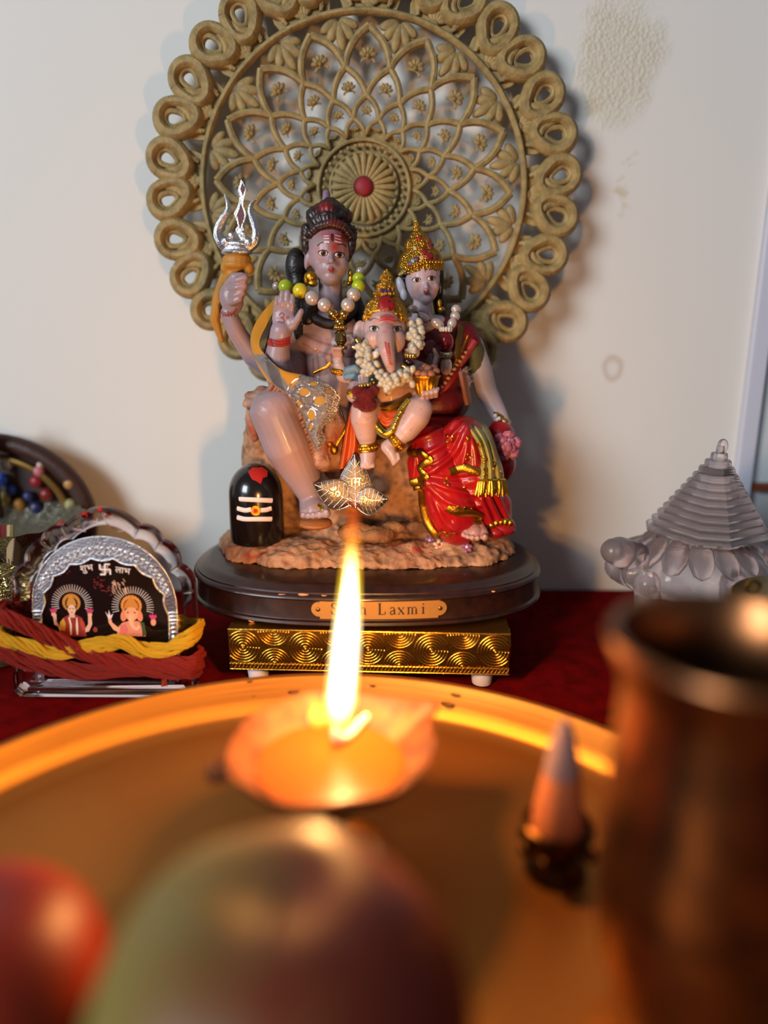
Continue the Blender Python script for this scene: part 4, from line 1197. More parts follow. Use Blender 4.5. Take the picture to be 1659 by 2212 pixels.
# red brocade cloth and gold edged scarf
def drape(name, label, mat, trim, u0, u1, v0, v1, Y, fold, seed, zmin=.1):
    t = thing(name, label, 'cloth', (at((u0 + u1) / 2, v1, Y).x, Y, 0))
    g = G()
    def fn(a, b):
        u = u0 + (u1 - u0) * a; v = v0 + (v1 - v0) * b
        p = at(u, v, Y + .45 * math.sin(a * fold + seed) + .3 * math.sin(b * 5 + a * 3 + seed) - b * 1.2); p.z = max(p.z, zmin); return p
    def fn2(a, b): return fn(a, b) + V((0, .12, 0))
    g.grid(fn, 28, 20); g.grid(fn2, 28, 20); g.build('draped_cloth', mat, t)
    if trim: G().tube([fn(1, j / 19) + V((0, -.05, 0)) for j in range(20)], .22, 8).build('gold_border', trim, t)
    return t
drape('brocade_cloth', 'dark red brocade cloth with cream edging at left edge, beside acrylic frame', M('red_brocade', '#6a0f0c', .75, bump=(8, .5)), M('cream_border', '#b09c66', .6, bump=(10, .6)), -70, 24, 1135, 1270, 43.6, 9, 1)
drape('cream_scarf', 'cream scarf crumpled behind upper left shoulder of acrylic frame', M('cream_cloth', '#a58a66', .8, bump=(12, .4)), None, 14, 62, 1160, 1300, 42.4, 6, 3)
gt = thing('gold_tinsel_bundle', 'glittering bundle of gold and silver tinsel touching left edge of acrylic frame', 'tinsel', (at(5, 1290, 40.8).x, 40.8, 0))
g = G()
for (u, v, Y, rx, ry, rz) in [(-15, 1275, 41.2, 44, 45, 60), (10, 1248, 41.2, 20, 30, 30), (14, 1290, 40.8, 20, 28, 36)]: g.el(u, v, Y, rx, ry, rz)
zf = min(p.z for p in g.v)
sculpt(g, 'tinsel_mass', M('gold_tinsel', '#b9a46a', .28, 1., bump=(7, 1., 'voronoi')), gt, voxel=.12, smooth=2, disp=rockdisp(.25, 2.2, 4))
g = G()
for i in range(160):
    u, v = random.uniform(-30, 32), random.uniform(1215, 1330); c = at(u, v, 40.4 + random.uniform(-.3, .6))
    d = V((random.gauss(0, 1), random.gauss(0, .5), random.gauss(0, 1))).normalized() * random.uniform(.2, .5)
    g.tube([c - d, c + d], .03, 4)
g.build('tinsel_threads', M('tinsel_bright', '#d8cc98', .2, 1.), gt)['kind'] = 'stuff'
G().lathe([(0, 0), (1.6, 0), (1.2, at(0, 1330, 41).z), (0, at(0, 1320, 41).z)], (at(-10, 1290, 41.2).x, 41.3, 0), 20).build('tinsel_stem', M('gold_tinsel_stem', '#6a5630', .4, .8), gt)
# dark knob at the far left, top of something on the shelf
kn = at(-6, 925, 48.5)
t = thing('finial_lamp_stand', 'slim dark finial rising at the left edge above the round picture', 'stand', (kn.x, 48.3, 0))
G().lathe([(0, 0), (1.3, 0), (1.2, .5), (.4, 1), (.3, kn.z - 2), (.55, kn.z - 1.4), (.3, kn.z - .9), (.45, kn.z - .2), (.2, kn.z + .4), (0, kn.z + .6)], (kn.x - .6, 48.3, 0), 20).build('stand_pole', brown, t)

# ---------------------------------------------------------------- crystal pyramid on a tortoise, right
YC = 42.5
cc0 = at(1510, 1260, YC)
crys = M('clear_crystal', '#fff4f6', .2, trans=.9, ior=1.27, bump=(3, .25))
cy = thing('crystal_pyramid_tortoise', 'clear crystal stepped pyramid carried on a crystal tortoise, right of statue', 'crystal ornament', (cc0.x, YC, 0))
s = k(1510, 1150, YC)
ztop = at(1525, 965, YC).z
R45 = Matrix.Rotation(math.radians(28), 3, 'Z')
tiers = []
zb_ = at(1505, 1150, YC).z
n = 13
hh_ = (ztop - .35 - zb_) / (n - 1)
for i in range(n):
    t = i / (n - 1); tiers.append(((104 * (1 - t) ** 1.02 + 7) * s, zb_ + hh_ * i))
for i, (w, z0) in enumerate(tiers):
    c = V((cc0.x + .1 + .25 * i / n, YC, z0 + hh_ / 2))
    g = G(); vs = []
    for zz, ww in ((-hh_ / 2, w * .97), (-hh_ * .1, w), (hh_ * .25, w * .97), (hh_ / 2, w * .9)):
        for a in range(12):
            th = 2 * PI * a / 12; q = ww / max(abs(math.cos((th + PI / 4) % (PI / 2) - PI / 4)), .1); q = min(q, ww * 1.25)
            vs.append(c + R45 @ V((q * math.cos(th), q * math.sin(th), zz)))
    fs = [tuple(range(11, -1, -1)), tuple(range(36, 48))]
    for r in range(3):
        for a in range(12): fs.append((r * 12 + a, r * 12 + (a + 1) % 12, r * 12 + 12 + (a + 1) % 12, r * 12 + 12 + a))
    g.add(vs, fs).build('pyramid_tier', crys, cy, smooth=False)
G().ell((cc0.x + .45, YC, ztop + .05), (.3, .3, .42), seg=12, rings=8).build('finial_ball', crys, cy)
def shell(a, b):
    th = 2 * PI * a; ph = PI * b; e = 1 + .05 * math.cos(12 * th) * math.sin(ph)
    cs_ = at(1500, 1222, YC)
    return cs_ + V((188 * s * e * math.cos(th) * math.sin(ph), 135 * s * e * math.sin(th) * math.sin(ph), 74 * s * math.cos(ph)))
G().grid(shell, 60, 20, cu=True).build('tortoise_shell', crys, cy)
for i in range(14):
    a = 2 * PI * i / 14; c = at(1500, 1180, YC)
    R_ = Matrix.Rotation(a, 3, 'Z') @ Matrix.Rotation(.9, 3, 'Y')
    G().ell(c + V((math.cos(a) * 112 * s, math.sin(a) * 100 * s, 0)), (1.25, .75, .22), R_, 10, 6).build('lotus_petal', crys, cy)
g = G().limb([(1370, 1205, YC - 1.0, 36), (1338, 1192, YC - 1.5, 33), (1326, 1190, YC - 1.7, 28)])
g.build('tortoise_head', crys, cy)
for (u, v, Y) in [(1400, 1262, YC - 2.0), (1580, 1262, YC - 2.2), (1610, 1235, YC + 1.5), (1420, 1235, YC + 2)]:
    e = at(u, v, Y); G().cap(e, .8, V((e.x * 1.01, e.y - .2, .55)), .55).build('tortoise_leg', crys, cy)
# red cloth swelling at the crystal's foot
# ---------------------------------------------------------------- brass canister with ring, behind the pot
bc = at(1640, 1290, 33.0)
bt = thing('brass_canister', 'brass lidded canister with a small ring on top, behind the water pot', 'canister', (at(1640, 1290, 36.5).x + 1.6, 34.2, 0))
cz = at(1600, 1286, 33.6).z - .55
cxn = at(1640, 1290, 36.5).x + 1.6
bm_ = M('aged_brass', '#8a6a22', .3, 1., bump=(4, .1))
G().lathe([(0, .02), (3.6, .02), (3.8, .3), (3.8, cz - 1.2), (3.95, cz - 1.1), (4.0, cz - .25), (3.8, cz), (2.5, cz + .12), (0, cz + .2)], (cxn, 34.2, 0), 48).build('canister_body', bm_, bt)
rc = at(1627, 1266, 33.4)
G().tube([rc + V((.30 * math.cos(a * PI / 10), 0, .30 * math.sin(a * PI / 10))) for a in range(20)], .095, 8, closed=True).build('ring_handle', bm_, bt)
# small brown shelf edge at the far right
sh = at(1660, 1056, 51)
t = thing('brown_wall_bracket', 'small dark red-brown bracket on the right wall beside the crystal pyramid', 'bracket', (sh.x + 1.2, WALL_Y, sh.z))
G().box((sh.x + 1.3, WALL_Y + .3, sh.z), (2.1, 1.0, .22)).build('bracket_board', M('red_brown_wood', '#7a3a20', .5), t, smooth=False)
G().box((sh.x + 2.6, WALL_Y + .9, sh.z - .6), (.25, .4, .6)).build('bracket_brace', M('red_brown_wood', '#7a3a20', .5), t, smooth=False)
# ---------------------------------------------------------------- painted resin figures (all parts of the one statue)
def uv_of(co):
    x, y, z = co[:, 0], co[:, 1], co[:, 2] - H
    zc = y * cP - z * sP; yc = y * sP + z * cP
    return 829.5 + F * x / zc, 1106 - F * yc / zc
def segd(u, v, pts):
    best = np.full(len(u), 1e9)
    for (a, b), (c, d) in zip(pts[:-1], pts[1:]):
        dx, dy = c - a, d - b; L2 = dx * dx + dy * dy + 1e-9
        t = np.clip(((u - a) * dx + (v - b) * dy) / L2, 0, 1)
        best = np.minimum(best, np.hypot(u - a - t * dx, v - b - t * dy))
    return best
def folds(lines, extra=None):
    """raise (h > 0) or cut (h < 0) folds along px polylines: (pts, half width px, height cm)"""
    def f(co, nr):
        u, v = uv_of(co); r = np.zeros(len(co)); front = np.clip(-nr[:, 1] * 1.6 + .2, 0, 1)
        for pts, w, h in lines: r += h * np.exp(-(segd(u, v, spline2(pts, 4)) / w) ** 2) * front
        if extra is not None: r += extra(co, nr)
        return r
    return f
def dab(c, co, u0, v0, su, sv, col, a, ymax=99., tilt=0.):
    u, v = uv_of(co); x, y = u - u0, v - v0
    if tilt:
        t = math.radians(tilt); x, y = x * math.cos(t) + y * math.sin(t), -x * math.sin(t) + y * math.cos(t)
    w = a * np.exp(-(x / su) ** 2 - (y / sv) ** 2) * (co[:, 1] < ymax)
    return mixp(c, np_lin(col), w)
resin = M('painted_resin_skin', '#b09a9c', .42, attr=True, coat=.12, bump=(9, .08), sss=.08)
eyewhite = M('eye_white_paint', '#d9cfca', .3); iris_m = M('iris_brown', '#4a2416', .25); pupil_m = M('pupil_black', '#0c0707', .2)
brow_m = M('brow_line', '#2a1a20', .5); lip_m = M('lip_red', '#a31a1c', .4)
redpaint = M('red_paint', '#9c2a26', .6); hair_m = M('painted_black_hair', '#140e0d', .42, bump=(6, .5), coat=.15)
def eye(S, u, v, w, h, parent, tilt=0., look=0., iris='iris'):
    c, s = math.cos(math.radians(tilt)), math.sin(math.radians(tilt))
    R = lambda x, y: (u + x * c - y * s, v + x * s + y * c)
    out = [R(w * math.cos(a), -h * math.sin(a) * (1.0 if a < PI else .85)) for a in [2 * PI * i / 18 for i in range(18)]]
    g = G(); S.patch(g, out, .008, 3); e = g.build('eye', eyewhite, parent, angle=0)
    g = G(); S.patch(g, oval(*R(look, -.05 * h), h * .92, h * .92, 14), .014, 2); g.build('iris', iris_m, e, angle=0)
    g = G(); S.patch(g, oval(*R(look, -.1 * h), h * .45, h * .45, 12), .02, 2); g.build('pupil', pupil_m, e, angle=0)
    g = G(); S.line(g, [R(w * 1.12 * math.cos(a), -h * 1.05 * math.sin(a)) for a in [PI - PI * i / 8 for i in range(9)]], h * .20, .5, 6, n=2); g.build('eyelid_line', brow_m, e)
    g = G(); S.line(g, [R(w * 1.05 * math.cos(a), -h * .95 * math.sin(a)) for a in [PI + PI * i / 8 for i in range(9)]], h * .10, .5, 6, n=2); g.build('eyelid_line', brow_m, e)
def stroke(S, name, mat, pts, w, parent, lift=.5, w_end=None, n=4, flat=(1, .5)):
    g = G(); S.line(g, pts, w, lift, 8, w_end, n, flat)
    return g.build(name, mat, parent) if g.v else None
def spot(S, name, mat, outline, parent, lift=.012, rings=3):
    g = G(); S.patch(g, outline, lift, rings)
    return g.build(name, mat, parent, angle=0) if g.v else None
def toe_row(g, lst, Yb):
    for (u, v, Y, r, du, dv) in lst: g.limb([(u - du, v - dv, Y + .5, r * .95), (u, v, Y, r)])

# ================= the man
g = G()
g.el(705, 765, 45.0, 74, 48, 90).el(705, 715, 45.0, 82, 46, 52).el(714, 835, 45.0, 66, 48, 62).el(700, 890, 45.3, 88, 62, 46)
g.el(672, 745, 44.0, 34, 14, 26).el(745, 745, 44.0, 34, 14, 26)
g.limb([(714, 705, 45.1, 32), (714, 640, 44.95, 26), (713, 600, 44.9, 25)])
# head: skull, cheeks, jaw, chin, nose, ear
g.el(712, 545, 44.75, 46, 50, 58).el(711, 530, 44.9, 46, 50, 48).el(714, 580, 44.25, 35, 28, 30).el(715, 598, 44.1, 23, 22, 18)
g.el(693, 568, 44.15, 17, 18, 20).el(736, 569, 44.15, 16, 18, 20)
g.limb([(716, 537, 43.72, 4.5), (716, 554, 43.45, 5), (715.5, 563, 43.25, 6.5)]).el(709.5, 566, 43.5, 4.5, 6, 4).el(721.5, 566, 43.5, 4.5, 6, 4)
g.el(715.5, 580.5, 43.5, 7, 8, 4).el(715.5, 586, 43.55, 6, 8, 4)
g.el(665, 560, 44.9, 8, 18, 24, 8)
# rear arm raised with the trident
g.limb([(632, 722, 45.6, 31), (592, 800, 46.0, 25), (548, 772, 45.8, 22), (512, 718, 45.4, 20), (494, 678, 45.2, 18)])
g.el(500, 645, 45.1, 26, 22, 34, -12)
for (u0, v0, u1, v1, r) in [(508, 606, 530, 600, 8.5), (506, 622, 528, 618, 9), (504, 638, 524, 633, 8.5), (502, 651, 518, 646, 8)]:
    g.limb([(u0 - 8, v0 + 3, 44.8, r), (u0 + 6, v0, 44.35, r), (u1, v1, 44.3, r * .95), (u1 + 1, v1 + 2, 44.75, r * .85)])
g.limb([(492, 618, 44.9, 10), (506, 598, 44.6, 9), (524, 596, 44.5, 8)])
# front arm with open palm
g.limb([(640, 728, 45.0, 31), (618, 838, 43.6, 33), (598, 790, 42.9, 33), (602, 745, 42.7, 23)])
g.limb([(602, 745, 42.7, 23), (608, 715, 42.6, 24)])
g.el(613, 688, 42.6, 26, 13, 30, 4).el(629, 700, 42.5, 13, 12, 18, 20)
for (u0, v0, u1, v1, r) in [(596, 672, 598.5, 643, 6.3), (607.5, 668, 610, 631, 6.6), (619, 668, 621.5, 630, 6.6), (630, 670, 633, 639, 6.2)]:
    g.limb([(u0, v0, 42.55, r * 1.08), ((u0 + u1) / 2, (v0 + v1) / 2, 42.42, r), (u1, v1, 42.5, r * .86)])
g.limb([(632, 703, 42.5, 11), (643, 689, 42.3, 8), (651, 672, 42.2, 6.2)])
# bent leg standing on the rock, folded leg behind
g.limb([(690, 892, 45.2, 56), (600, 884, 42.0, 50), (590, 890, 41.75, 50)])
g.limb([(590, 890, 41.75, 50), (622, 965, 42.0, 51), (655, 1030, 42.4, 38), (672, 1072, 42.5, 27), (674, 1082, 42.5, 28)])
g.limb([(676, 1084, 42.5, 28), (680, 1103, 41.7, 26)])
g.limb([(668, 1090, 42.2, 22), (664, 1107, 41.6, 17)]).limb([(684, 1090, 42.2, 22), (697, 1104, 41.5, 16)])
toe_row(g, [(654.5, 1114, 41.2, 6.6, 0, 8), (665.5, 1115, 41.05, 7, 0, 8), (677, 1114, 41.0, 7.6, 0, 9), (690, 1112.5, 41.0, 8.6, 0, 9), (704.5, 1109.5, 41.0, 10.6, 3, 10)], 41)
g.limb([(700, 895, 45, 46), (755, 930, 43.6, 36), (735, 965, 43.6, 26)])
# arm reaching behind the child
g.limb([(778, 725, 45.4, 30), (800, 800, 45.6, 26), (770, 850, 44.6, 22)])
def man_paint(co):
    n = vnoise(co, .8, 3)
    c = mixp(np_lin('#98858f'), np_lin('#8c7676'), n * .8 + .35)
    # warm blush over belly, shin, knees and finger tips
    for (u, v, su, sv, col, a, ym) in [(700, 800, 60, 60, '#b98a78', .75, 46), (640, 990, 40, 60, '#b58878', .6, 43), (600, 870, 30, 25, '#c09a92', .4, 43), (690, 553, 20, 14, '#c08a86', .3, 44.3),
                                       (693, 537, 16, 9, '#b46e68', .55, 44.2), (738, 540, 14, 10, '#a8604e', .6, 44.2), (738, 514, 22, 19, '#94302e', 1., 45), (705, 505, 20, 10, '#a04a58', .7, 45), (723, 534, 9, 14, '#9c2a1c', 1., 44.2),
                                       (738, 585, 12, 12, '#b98a70', .35, 44.3), (524, 620, 14, 30, '#b57e74', .6, 45.2), (515, 720, 20, 40, '#b58674', .4, 46.5)]:
        c = dab(c, co, u, v, su, sv, col, a, ym)
    u, v = uv_of(co)
    # painted bead strings and wrist cords
    for pts, w in [([(655, 742), (690, 760), (730, 768), (770, 760)], 3.2), ([(660, 725), (700, 742), (740, 748), (775, 738)], 3.2), ([(658, 760), (662, 800), (660, 840)], 3.), ([(685, 765), (690, 810), (686, 850)], 3.), ([(676, 775), (678, 820)], 2.5), ([(700, 770), (716, 800), (735, 820)], 2.5)]:
        dd = segd(u, v, spline2(pts, 4)); c = mixp(c, np_lin('#7c2c24'), np.exp(-(dd / w) ** 2) * .85 * (np.sin(u * .9 + v * .9) * .3 + .7) * (co[:, 1] < 45.2))
    return c
man, man_s = sculpt(g, 'man_figure', resin, statue, voxel=.055, smooth=5, paint=man_paint)
eye(man_s, 698, 547, 9.2, 6.2, man, 2, .5); eye(man_s, 733, 551, 10., 6.0, man, 5, .3)
stroke(man_s, 'eyebrow', brow_m, [(686, 531), (694, 524.5), (702, 524), (709, 526.5)], 1.3, man, w_end=.4); stroke(man_s, 'eyebrow', brow_m, [(748, 533), (742, 528.5), (735, 527.5), (728, 528)], 1.3, man, w_end=.4)
spot(man_s, 'lips', lip_m, [(709.5, 582), (712, 578.8), (715.5, 580), (719, 578.8), (722, 582), (720, 585.5), (716, 588), (712, 586)], man, .02)
spot(man_s, 'third_eye', M('dark_red_paint', '#541416', .5), oval(717.3, 513.5, 3.6, 9, 14), man, .02)
tw = M('pale_stripe_paint', '#e2c8c0', .6)
for pts, w in [([(699, 509.5), (710.5, 509.5)], 1.), ([(699.5, 515.3), (711, 515)], 1.1), ([(700, 522.5), (711.5, 523)], 2.4), ([(723.5, 507.5), (735.5, 511)], 1.1), ([(724, 514), (736, 518)], .9), ([(723, 521), (737, 524.5)], 1.3)]:
    stroke(man_s, 'forehead_stripe', tw, pts, w, man, .4)
for pts in ([(603, 681), (608, 676), (613, 679), (611, 685), (606, 686.5)], [(606, 686.5), (613, 689), (613, 696), (606, 697), (601, 694)]): stroke(man_s, 'palm_mark', M('palm_mark_red', '#8e3436', .6), pts, 1.1, man, .4)
stroke(man_s, 'palm_mark', MATS['palm_mark_red'], oval(622, 686, 2.6, 2.4, 9), .9, man, .4)
for dv in (0, 5.5, 11): stroke(man_s, 'wrist_cord', redpaint, [(578, 731 + dv), (590, 735 + dv), (603, 736 + dv), (616, 733.5 + dv), (625, 730 + dv)], 3.2, man, .8)
stroke(man_s, 'wrist_cord', M('painted_bangle', '#8a4a48', .6), [(473, 668), (481, 677), (492, 680), (504, 674), (510, 666)], 3.2, man, .5)
for i in range(5): stroke(man_s, 'wrist_cord', MATS['painted_bangle'], [(480 + i * 6, 672 + 2 * (i % 2)), (482 + i * 6, 684)], 1.4, man, .4)
for (u, v, r) in [(654.5, 1110, 3), (665.5, 1111, 3.2), (677, 1110, 3.4), (690, 1108, 4), (704.5, 1104, 5)]:
    spot(man_s, 'toenail', M('toenail_pale', '#c0a09a', .3), oval(u, v, r, r * .8, 10), man, .012, 2)
spot(man_s, 'toe_ring', gold, oval(689, 1094, 4.5, 4.5, 12), man, .08); spot(man_s, 'toe_ring', gold, oval(695, 1099, 4, 4, 12), man, .08)
# hair: cap swept back, top knot, locks beside the neck
g = G().el(711, 515, 45.35, 54, 50, 56).el(710, 480, 45.2, 47, 42, 34).el(712, 458, 45.2, 38, 36, 24).el(735, 468, 45.0, 28, 24, 20).el(690, 466, 45.0, 30, 24, 22).el(713, 443, 45.2, 20, 20, 16)
g.limb([(664, 496, 44.8, 14), (661, 530, 44.7, 11), (664, 556, 44.6, 4)]).limb([(758, 500, 44.8, 14), (759, 535, 44.6, 11), (754, 565, 44.4, 3)])
g.limb([(669, 506, 44.2, 9), (688, 489, 43.9, 9), (714, 482, 43.8, 9), (742, 490, 44.0, 9), (757, 510, 44.3, 8)])
def strands(co, nr):
    u, v = uv_of(co); a = np.arctan2(u - 713, 540 - v); return .045 * np.abs(np.sin(a * 26)) * (v < 520) - .02
def hair_paint(co):
    c = np.tile(np_lin('#17100f'), (len(co), 1)); u, v = uv_of(co); a = np.arctan2(u - 713, 540 - v)
    c = mixp(c, np_lin('#4a2420'), np.clip(np.sin(a * 26) * .5 + .2, 0, .6) * (v > 455))
    c = mixp(c, np_lin('#8e1616'), np.exp(-((u - 702) / 13) ** 2 - ((v - 448) / 11) ** 2) * .9 * (co[:, 1] < 45.3))
    c = mixp(c, np_lin('#7a2018'), np.exp(-((u - 726) / 22) ** 2 - ((v - 478) / 10) ** 2) * .55 * (co[:, 1] < 45.3))
    return c
hairm2 = M('painted_hair_tinted', '#17100f', .4, attr=True, coat=.1)
hair, hair_s = sculpt(g, 'hair', hairm2, man, voxel=.06, smooth=3, disp=strands, paint=hair_paint)
g = G().limb([(690, 452, 45.1, 9), (705, 440, 45.0, 10), (728, 446, 45.0, 9), (745, 462, 45.0, 8)]).limb([(683, 470, 44.5, 7), (705, 463, 44.35, 8), (735, 468, 44.4, 7)])
g.build('hair_coil', hair_m, man)
G().limb([(705, 436, 45.4, 10), (705, 418, 45.5, 8)]).build('top_knot_tip', M('mauve_paint', '#8a6a80', .5), man)
g = G().el(640, 577, 45.5, 24, 22, 40).el(644, 612, 45.4, 20, 20, 26).limb([(642, 640, 45.1, 16), (646, 700, 44.4, 17), (648, 728, 44.2, 12)]).limb([(672, 655, 44.6, 20), (668, 690, 44.2, 16)]).limb([(764, 640, 45.2, 14), (778, 690, 44.9, 20), (785, 720, 44.9, 16)])
sculpt(g, 'hair_lock', hair_m, man, voxel=.07, smooth=3)
# snake round the neck
g = G().tube([at(u, v, Y) for u, v, Y in spline2([(668, 672, 44.4), (684, 690, 43.9), (712, 700, 43.75), (742, 691, 43.85), (762, 670, 44.3), (760, 645, 44.7)], 5)], [.30] * 26, 12)
g.build('neck_snake', M('snake_black', '#191312', .45, bump=(9, .5)), man)
# earrings
G().el(671, 598, 44.3, 12, 10, 12).el(676, 612, 44.1, 11, 8, 8).el(663, 603, 44.4, 7, 7, 14).build('earring', gold, man); G().el(757, 590, 44.4, 5, 6, 9).el(758, 603, 44.3, 7, 6, 10).el(754, 612, 44.2, 5, 5, 5).build('earring', gold, man)
# tiger skin wrap with ruffled edge
g = G()
P = spline2([(541, 868), (556, 852), (582, 843), (612, 850), (636, 866), (652, 890), (664, 920), (676, 950), (688, 985), (698, 1010)], 3)
for i, (u, v) in enumerate(P):
    t = i / (len(P) - 1); Y = 42.7 - .3 * math.sin(t * PI) + .7 * t
    g.el(u + 5 * math.sin(i * 2.2), v + 3 * math.cos(i * 2.2), Y, 17, 17, 13)
    g.el(u + 26, v + 5, Y + .5, 26, 22, 20)
for i, (u, v) in enumerate(spline2([(587, 838), (609, 849), (627, 866), (637, 889), (650, 916), (659, 942), (664, 969), (668, 995)], 2)):
    g.el(u + 22, v + 4, 42.2, 24, 20, 16)
g.el(705, 925, 43.0, 46, 30, 46).el(702, 965, 43.2, 38, 28, 48).el(724, 985, 43.4, 28, 24, 34).el(548, 905, 43.3, 17, 24, 52)
tiger, tg_s = sculpt(g, 'tiger_skin_wrap', M('tiger_skin', '#b08468', .6, attr=True, bump=(7, .3)), man, voxel=.08, smooth=3, disp=rockdisp(.12, 1.6, 8),
       paint=lambda co: mixp(mixp(np_lin('#b88a70'), np_lin('#8c5c48'), vnoise(co, 1.3, 2) * 1.2 + .4), np_lin('#a0402c'), (vnoise(co, .9, 12) - .1) * 1.3))
g = G()
RP = spline2([(582, 836), (606, 846), (624, 860), (636, 880), (645, 902), (654, 926), (660, 950), (665, 975), (670, 998)], 3)
for i, (u, v) in enumerate(RP):
    t = i / (len(RP) - 1); g.el(u + 4 + (i % 2) * 4, v, 41.5 + .5 * t, 15 + (i % 3) * 2, 13, 5.2, -55 + 40 * t, 12, 8)
g.build('ruffled_edge', M('tiger_frill', '#b08068', .55, bump=(7, .4), var=(1.2, '#8c5a46')), man)
# brown sandal under the foot
sandal = G().el(682, 1132, 41.2, 37, 32, 10).el(682, 1127, 41.3, 36, 30, 8); sculpt(sandal, 'wooden_sandal', M('sandal_brown', '#9a5c2c', .45, bump=(5, .2)), man, voxel=.07, smooth=2)
# trident
tr = G()
SILV = M('silver_paint', '#dcdde2', .25, 1., bump=(12, .5))
TY = 45.0
def tp(u, v, dy=0.): return at(u, v, TY + dy)
tri = G()
# side prongs
tri.tube([tp(u, v) for u, v in spline2([(500, 540), (480, 527), (471, 503), (480, 478), (493, 455), (491, 435), (485, 420)], 4)], [.26, .28, .29, .3, .3, .3, .29, .29, .28, .28, .27, .26, .25, .24, .22, .2, .19, .17, .15, .13, .11, .09, .07, .05, .03][:25], 8, flat=(1, 1.5), up=(0, -1, 0))
tri.tube([tp(u, v) for u, v in spline2([(525, 540), (547, 527), (555, 505), (549, 480), (541, 458), (544, 440), (556, 428)], 4)], [.26, .28, .29, .3, .3, .3, .29, .29, .28, .28, .27, .26, .25, .24, .22, .2, .19, .17, .15, .13, .11, .09, .07, .05, .03][:25], 8, flat=(1, 1.5), up=(0, -1, 0))
# central blade with two lozenges
out = [(521, 388), (526, 396), (531, 410), (528, 424), (525, 436), (526, 446), (532, 462), (530, 472), (524, 486), (526, 496), (519, 516), (512, 503), (509, 496), (514, 488), (508, 468), (505, 462), (513, 446), (517, 436), (517, 424), (514, 410), (518, 396)]
tri.prism(out, lambda x, y, t: at(x, y, TY - .25 + t), .4)
for (u, v, r) in [(497, 518, 10), (528, 516, 10), (511, 527, 10), (520, 530, 9), (492, 533, 9), (505, 540, 10), (530, 533, 9), (516, 543, 9), (541, 520, 7), (484, 520, 7)]: tri.el(u, v, TY - .1, r, r * .9, r, seg=12, rings=8)
tri.el(512, 538, TY, 33, 22, 17).el(512, 527, TY, 36, 20, 10)
for (u, v, r) in [(488, 522, 11), (500, 508, 8), (526, 506, 8), (538, 524, 11), (512, 536, 12), (494, 541, 9), (530, 543, 9)]: tri.el(u, v, TY - .25, r, r, r, seg=12, rings=8)
tri.el(512, 545, TY - .05, 35, 26, 9)
tri_o = tri.build('trident', SILV, statue)
loz = M('worn_maroon', '#6a4448', .7)
for o_ in ([(523, 394), (528, 406), (524, 422), (519, 408)], [(520, 440), (527, 464), (518, 494), (512, 466)]):
    G().prism(o_, lambda x, y, t: at(x, y, TY - .285 + t), .05).build('lozenge', loz, tri_o, smooth=False)
g = G().el(512, 560, 45.1, 32, 28, 14).el(511, 572, 45.1, 34, 30, 14).el(489, 579, 45.0, 13, 14, 12).el(513, 577, 44.8, 12, 12, 11).el(538, 580, 45.0, 12, 14, 13).limb([(506, 590, 45.2, 22), (500, 606, 45.4, 18)])
g.limb([(488, 600, 45.6, 14), (472, 645, 45.9, 13), (464, 690, 46.1, 11), (478, 735, 46.2, 6)])
sculpt(g, 'ochre_scarf', M('ochre_resin', '#b07a2a', .5, bump=(6, .15)), tri_o, voxel=.06, smooth=4)

# ================= the woman
g = G()
g.el(913, 605, 45.95, 38, 42, 48).el(914, 590, 46.1, 38, 44, 38).el(919, 628, 45.55, 27, 26, 26).el(920, 643, 45.4, 16, 18, 14).el(903, 622, 45.5, 14, 16, 15).el(936, 620, 45.5, 13, 16, 15)
g.limb([(919, 598, 45.1, 3.6), (920, 612, 44.88, 4.4), (920.5, 620, 44.68, 5.2)]).el(916, 623, 44.85, 3.6, 5, 3).el(925, 623, 44.85, 3.6, 5, 3).el(920.7, 632, 44.75, 5.5, 6, 4)
g.limb([(912, 655, 46.0, 20), (912, 700, 46.1, 24)]).el(925, 705, 46.2, 60, 34, 26)
g.limb([(1018, 745, 46.3, 26), (1038, 800, 46.2, 25), (1050, 845, 46.0, 23), (1078, 895, 45.4, 18), (1090, 922, 44.9, 15)])
g.el(1095, 935, 44.7, 16, 14, 18)
for i in range(4): g.limb([(1084 + i * 6, 945, 44.4, 5), (1082 + i * 7, 965, 43.9, 4.5), (1086 + i * 6, 978, 44.2, 4)])
g.limb([(1105, 972, 44.3, 5), (1106, 990, 44.0, 4.5)])
def wo_paint(co):
    c = mixp(np_lin('#c0aeb6'), np_lin('#b29ca2'), vnoise(co, .8, 6) + .4)
    for q in [(897, 631, 11, 10, '#c8846c', .5, 46), (940, 632, 11, 12, '#c08068', .5, 46), (899, 597, 13, 6, '#c08a80', .5, 46), (932, 594, 12, 8, '#b86a66', .5, 46), (932, 576, 16, 8, '#b04a56', .6, 46), (1050, 830, 30, 60, '#8a7a70', .8, 47)]: c = dab(c, co, *q)
    return c
woman, wo_s = sculpt(g, 'woman_figure', resin, statue, voxel=.055, smooth=5, paint=wo_paint)
eye(wo_s, 899.5, 605, 8.2, 4.8, woman, -4, 1.4); eye(wo_s, 931.5, 601.5, 8.2, 4.8, woman, -4, .8)
stroke(wo_s, 'eyebrow', brow_m, [(886, 589), (892, 585), (900, 583.5), (908, 585)], 1.4, woman, w_end=.4); stroke(wo_s, 'eyebrow', brow_m, [(943, 585), (938, 582), (932, 581.5), (926, 583.5)], 1.4, woman, w_end=.4)
spot(wo_s, 'lips', lip_m, [(914.5, 630), (917.5, 627.5), (920.7, 629), (924, 627.5), (927, 630), (925, 634), (921, 636.5), (917, 634.5)], woman, .02)
spot(wo_s, 'bindi', lip_m, [(918, 576), (920, 582), (918.5, 588), (916.5, 583)], woman, .02)
